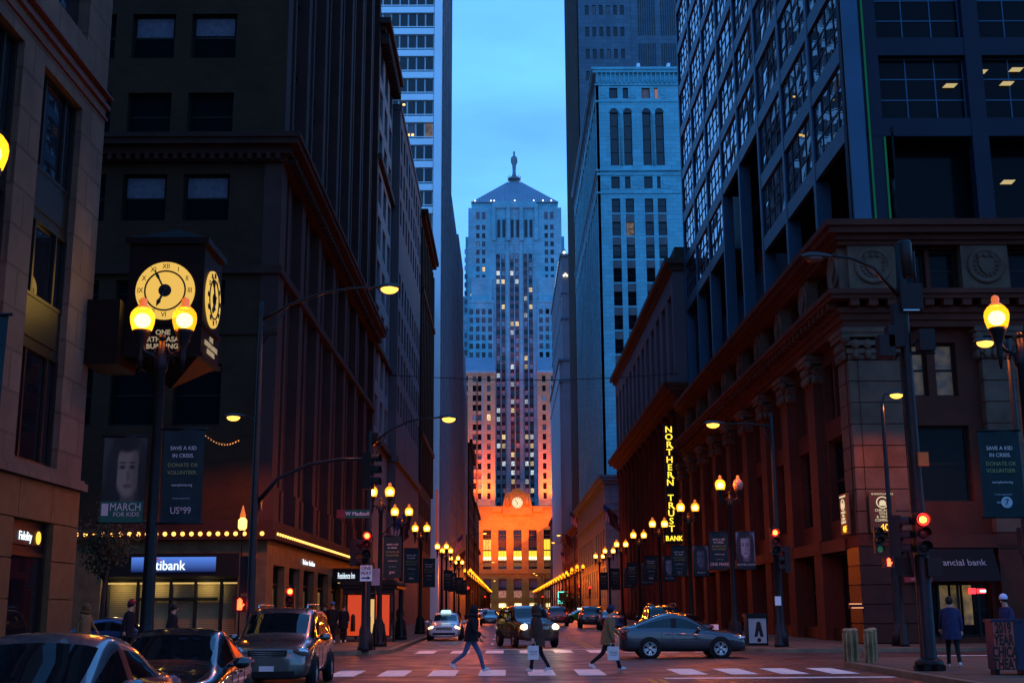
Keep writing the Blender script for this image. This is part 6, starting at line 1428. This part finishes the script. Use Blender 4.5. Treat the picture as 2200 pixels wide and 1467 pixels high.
# ------------------------------------------------------------------ people
mat('cloth_black', (.012, .012, .014), .9, var=.2, scale=6, bump=.2, bscale=40); mat('denim', (.05, .09, .17), .85, var=.35, scale=5, bump=.2, bscale=60); mat('cloth_tan', (.17, .11, .05), .9, var=.25, scale=6, bump=.25, bscale=40)
mat('cloth_brown', (.05, .028, .02), .9, var=.25, scale=6, bump=.25, bscale=40); mat('cloth_navy', (.025, .028, .07), .9, var=.25, scale=6, bump=.2, bscale=40); mat('shoe_white', (.6, .58, .58), .6, bump=0); mat('hair_dark', (.02, .014, .01), .6, var=.2, scale=20, bump=.2)
mat('glove_red', (.28, .02, .02), .9, bump=0); mat('cap_white', (.55, .58, .75), .8, bump=0); mat('cloth_red', (.2, .02, .025), .9, bump=0); mat('paper_white', (.62, .58, .56), .7, var=.06, bump=0); mat('fur', (.12, .07, .03), 1, var=.4, scale=30, bump=.5, bscale=60); mat('hat_blue', (.04, .12, .25), .9, bump=0)
def person(label, x, y, rz, h=1.72, coat='cloth_black', legs='cloth_black', shoes='shoe_white', hair='hair_dark', hat=None, hood=None, stride=.0, hem=.5, lean=4, arms=(18, -18), elbow=(25, 25), glove=None, z=0, bag=False, back=False, gkey=None, lift=0):
    """faces +X before rotation; hem = height of the coat hem as a share of stature"""
    t = thing('person', label, 'person', (x, y, z), rz, gkey); k = h / 1.75
    V = Vector; sa = math.sin; ca = math.cos
    hip = .93 - .06 * stride; th, sh = .44, .45
    P_ = {'pel': V((0, 0, hip))}
    ln = R(lean)
    P_['spi'] = P_['pel'] + V((sa(ln) * .2, 0, .2)); P_['che'] = P_['pel'] + V((sa(ln) * .42, 0, .4)); P_['nek'] = P_['pel'] + V((sa(ln) * .56, 0, .545)); P_['hed'] = P_['nek'] + V((.03, 0, .1)); P_['top'] = P_['hed'] + V((.015, 0, .12))
    for i, (sd, fr) in enumerate((('l', 1), ('r', -1))):
        s_ = 1 if sd == 'l' else -1; a = stride * .52 * fr; kn = .12 + (.55 * stride if fr < 0 else .1 * stride)
        P_['hp' + sd] = P_['pel'] + V((0, s_ * .09, -.03)); P_['kn' + sd] = P_['hp' + sd] + V((sa(a + .06), 0, -ca(a + .06))) * th
        b_ = a + .06 - kn; P_['an' + sd] = P_['kn' + sd] + V((sa(b_), 0, -ca(b_))) * sh
        tp = .0 if fr > 0 else -.5 * stride
        P_['to' + sd] = P_['an' + sd] + V((.17 * ca(tp), s_ * .015, -.06 + .17 * sa(tp) + (.08 * stride if fr > 0 else 0)))
        P_['he' + sd] = P_['an' + sd] + V((-.045, 0, -.055))
        P_['so' + sd] = P_['che'] + V((0, s_ * .185, .065)); aa = R(arms[i]); P_['el' + sd] = P_['so' + sd] + V((sa(aa) * .29, s_ * .06, -ca(aa) * .29))
        ab = aa + R(elbow[i]); P_['wr' + sd] = P_['el' + sd] + V((sa(ab) * .25, -s_ * .01, -ca(ab) * .25))
    low = min(P_['to' + s].z - .025 for s in 'lr'); low = min(low, *[P_['he' + s].z - .03 for s in 'lr'])
    for q in P_.values(): q.z -= low
    bones = [('pel', 'spi', 'c'), ('spi', 'che', 'c'), ('che', 'nek', 'c'), ('nek', 'hed', 's'), ('hed', 'top', 's')]
    for sd in 'lr': bones += [('pel', 'hp' + sd, 'g'), ('hp' + sd, 'kn' + sd, 'g'), ('kn' + sd, 'an' + sd, 'g'), ('an' + sd, 'to' + sd, 'f'), ('an' + sd, 'he' + sd, 'f'), ('che', 'so' + sd, 'c'), ('so' + sd, 'el' + sd, 'c'), ('el' + sd, 'wr' + sd, 'c')]
    rad = {'pel': .135, 'spi': .125, 'che': .15, 'nek': .058, 'hed': .085, 'top': .07, 'hp': .1, 'kn': .066, 'an': .047, 'to': .036, 'he': .036, 'so': .07, 'el': .053, 'wr': .042}
    bm = bmesh.new(); lay = bm.verts.layers.skin.verify(); vv = {}
    for n, p in P_.items():
        v = bm.verts.new(p * k); r = rad.get(n, rad.get(n[:2])) * k; v[lay].radius = (r, r); vv[n] = v
    vv['pel'][lay].use_root = True
    for a, b_, _ in bones: bm.edges.new((vv[a], vv[b_]))
    me = bpy.data.meshes.new('p'); bm.to_mesh(me); bm.free()
    def setup(o): o.modifiers.new('k', 'SKIN').use_smooth_shade = True; o.modifiers.new('s', 'SUBSURF').levels = 1
    ev = evaluated(me, setup); mats = {'c': 0, 'g': 1, 's': 2, 'f': 3}
    ev.materials.clear()
    for m in (coat, legs, 'skin', shoes): ev.materials.append(M[m])
    seg = [(P_[a] * k, P_[b_] * k, mats[q]) for a, b_, q in bones]
    for p in ev.polygons:
        c = p.center; best = 9
        for a, b_, q in seg:
            d = b_ - a; u = max(0, min(1, (c - a).dot(d) / d.dot(d))); e = (c - a - d * u).length
            if e < best: best = e; p.material_index = q
        p.use_smooth = True
    obj('body', ev, t)
    # coat skirt following the torso
    if hem:
        z1 = P_['che'].z + .1; z0 = h * hem / k; rows = []
        for i in range(8):
            f = i / 7; z_ = z1 + (z0 - z1) * f; cx = P_['pel'].x + (P_['che'].x - P_['pel'].x) * max(0, (z_ - P_['pel'].z) / (P_['che'].z - P_['pel'].z)); wy = .21 + .03 * f - (.05 if i == 0 else 0); wx = .15 + .05 * f + .1 * stride * max(0, (P_['pel'].z - z_)) - (.03 if i == 0 else 0)
            rows.append([((cx + wx * ca(a) * (1 + .05 * sa(3 * a + i))) * k, wy * sa(a) * k, z_ * k) for a in [2 * PI * q / 16 for q in range(16)]])
        MB().grid(rows, True).build('coat', coat, t)
    hc = (P_['hed'] * .45 + P_['top'] * .55) * k
    hd = MB()
    if hood: hd.ball((hc.x - .03 * k, 0, hc.z - .01), (.135 * k, .13 * k, .16 * k), 14, 10).ball((hc.x - .06 * k, 0, hc.z - .13 * k), (.15 * k, .17 * k, .09 * k), 12, 8).build('hood', hood, t)
    else: hd.ball((hc.x - .028 * k, 0, hc.z + .02 * k), (.105 * k, .098 * k, .118 * k), 14, 10).build('hair', hair, t)
    if hat: MB().lathe([(.105 * k, 0), (.11 * k, .03 * k), (.1 * k, .09 * k), (.06 * k, .135 * k), (.01, .15 * k)], (hc.x, 0, hc.z + .02 * k), 14).build('hat', hat, t)
    if not back:
        f = MB(); f.ball((hc.x + .092 * k, 0, hc.z - .035 * k), (.022 * k, .014 * k, .03 * k), 8, 6); f.build('nose', 'skin', t)
        e = MB()
        for s_ in (-1, 1): e.ball((hc.x + .078 * k, s_ * .034 * k, hc.z - .002), (.012 * k, .016 * k, .009 * k), 8, 5)
        e.ball((hc.x + .082 * k, 0, hc.z - .078 * k), (.01 * k, .026 * k, .007 * k), 8, 5); e.build('face_features', 'hair_dark', t)
    for sd, s_ in (('l', 1), ('r', -1)):
        w_ = P_['wr' + sd] * k; d = (P_['wr' + sd] - P_['el' + sd]).normalized(); side = V((0, 1, 0)); fwd = d.cross(side).normalized()
        hm = MB(); hm.tube([w_ - d * .02, w_ + d * .04 * k, w_ + d * .085 * k], [.03 * k, .04 * k, .036 * k], 8)
        for q, (o_, L) in enumerate(((-.027, .065), (-.009, .075), (.009, .07), (.027, .055))):
            a0 = w_ + d * .08 * k + fwd * o_ * k; a1 = a0 + d * L * .55 * k - side * s_ * .012; hm.tube([a0, a1, a1 + d * L * .3 * k - side * s_ * .03 * k], [.0105 * k, .0095 * k, .008 * k], 6)
        a0 = w_ + d * .03 * k - fwd * .03 * k; hm.tube([a0, a0 + d * .04 * k - fwd * .022 * k, a0 + d * .07 * k - fwd * .02 * k], [.013 * k, .011 * k, .009 * k], 6)
        hm.build('hand', glove or 'skin', t)
    t['_handr'] = list((P_['wrr'] * k + V((0, 0, -.1)))); t['_handl'] = list((P_['wrl'] * k + V((0, 0, -.1))))
    return t
def bag(p, key, label, dz=0):
    hnd = Vector(p[key]); c, s_ = math.cos(p.rotation_euler[2]), math.sin(p.rotation_euler[2])
    x = p.location.x + hnd.x * c - hnd.y * s_; y = p.location.y + hnd.x * s_ + hnd.y * c
    b = thing('shopping_bag', label, 'bag', (x, y - .02, p.location.z + hnd.z - .44 + dz)); MB().box(-.15, .15, -.06, .06, 0, .36).build('paper', 'paper_white', b)
    for yy in (-.05, .05): MB().tube([(-.07, yy, .36), (-.05, yy * .4, .45), (.05, yy * .4, .45), (.07, yy, .36)], .006, 5).build('handle', 'paper_white', b)
    text('TOUR', .075, b, (0, -.064, .2), FN, 'sign_black', ext=.002); MB().box(-.1, .1, -.063, -.06, .13, .14).build('print_line', 'sign_black', b); return b
person('person striding right over the crosswalk in a black hooded jacket and blue jeans', -.98, 34.9, R(-8), 1.77, 'cloth_black', 'denim', hood='cloth_black', stride=.85, hem=.47, lean=7, arms=(5, 15), elbow=(30, 45))
p2 = person('person in a long dark brown hooded coat carrying a white paper bag across the street', .85, 34.7, R(172), 1.72, 'cloth_brown', 'cloth_black', hood='cloth_brown', stride=.45, hem=.4, lean=4, arms=(4, -4), elbow=(8, 12)); bag(p2, '_handl', 'white paper shopping bag held by the walker in the brown coat')
p3 = person('person in a tan coat and navy hat with red gloves striding right along the crosswalk', 2.78, 34.8, R(-4), 1.73, 'cloth_tan', 'cloth_black', hat='cloth_navy', stride=.8, hem=.42, lean=7, arms=(24, 4), elbow=(25, 10), glove='glove_red'); bag(p3, '_handr', 'white paper shopping bag held by the walker in the tan coat')
person('person in a navy coat and white shoes walking away on the near right corner', 11.4, 32.4, R(80), 1.74, 'cloth_navy', 'cloth_black', stride=.5, hem=.42, lean=3, z=.15, back=True, hood=None)
person('person in a pale cap and dark coat behind the newspaper boxes at the right', 13.1, 33.0, R(200), 1.74, 'cloth_navy', 'cloth_black', hat='cap_white', z=.15, hem=.45)
person('person in a fur hooded brown coat standing by the left granite pier', -12.2, 36.6, R(-20), 1.68, 'cloth_tan', 'cloth_black', hood='fur', z=.15, hem=.45)
person('person in a red knit hat and black coat left of the big lamp post', -11.0, 36.8, R(0), 1.76, 'cloth_black', 'cloth_black', hat='cloth_red', z=.15, hem=.45, stride=.3)
person('person in a dark coat half hidden by the big lamp post on the left', -9.9, 37.4, R(10), 1.66, 'cloth_black', 'cloth_black', z=.15, hem=.45, stride=.3)
person('person in a blue knit hat walking with others outside the left storefronts', -8.05, 58.5, R(-80), 1.78, 'cloth_black', 'cloth_black', hat='hat_blue', z=.15, hem=.45, stride=.4)
person('person with long dark hair beside the blue hatted one outside the left storefronts', -7.6, 59.0, R(-80), 1.68, 'cloth_black', 'cloth_black', z=.15, hem=.4, stride=.3)
person('person in black at the back of the group outside the left storefronts', -8.7, 60.5, R(-90), 1.7, 'cloth_black', 'cloth_black', z=.15, hem=.45)
person('person in a dark coat near the flared base of the second left lamp', -6.3, 67.0, R(-60), 1.7, 'cloth_black', 'cloth_black', z=.15, hem=.45, stride=.4)
person('person in a dark coat farther up the left pavement by the curb signs', -6.9, 82.0, R(90), 1.72, 'cloth_black', 'cloth_black', z=.15, hem=.45, stride=.4, back=True)
bpy.data.scenes.remove(TMP)
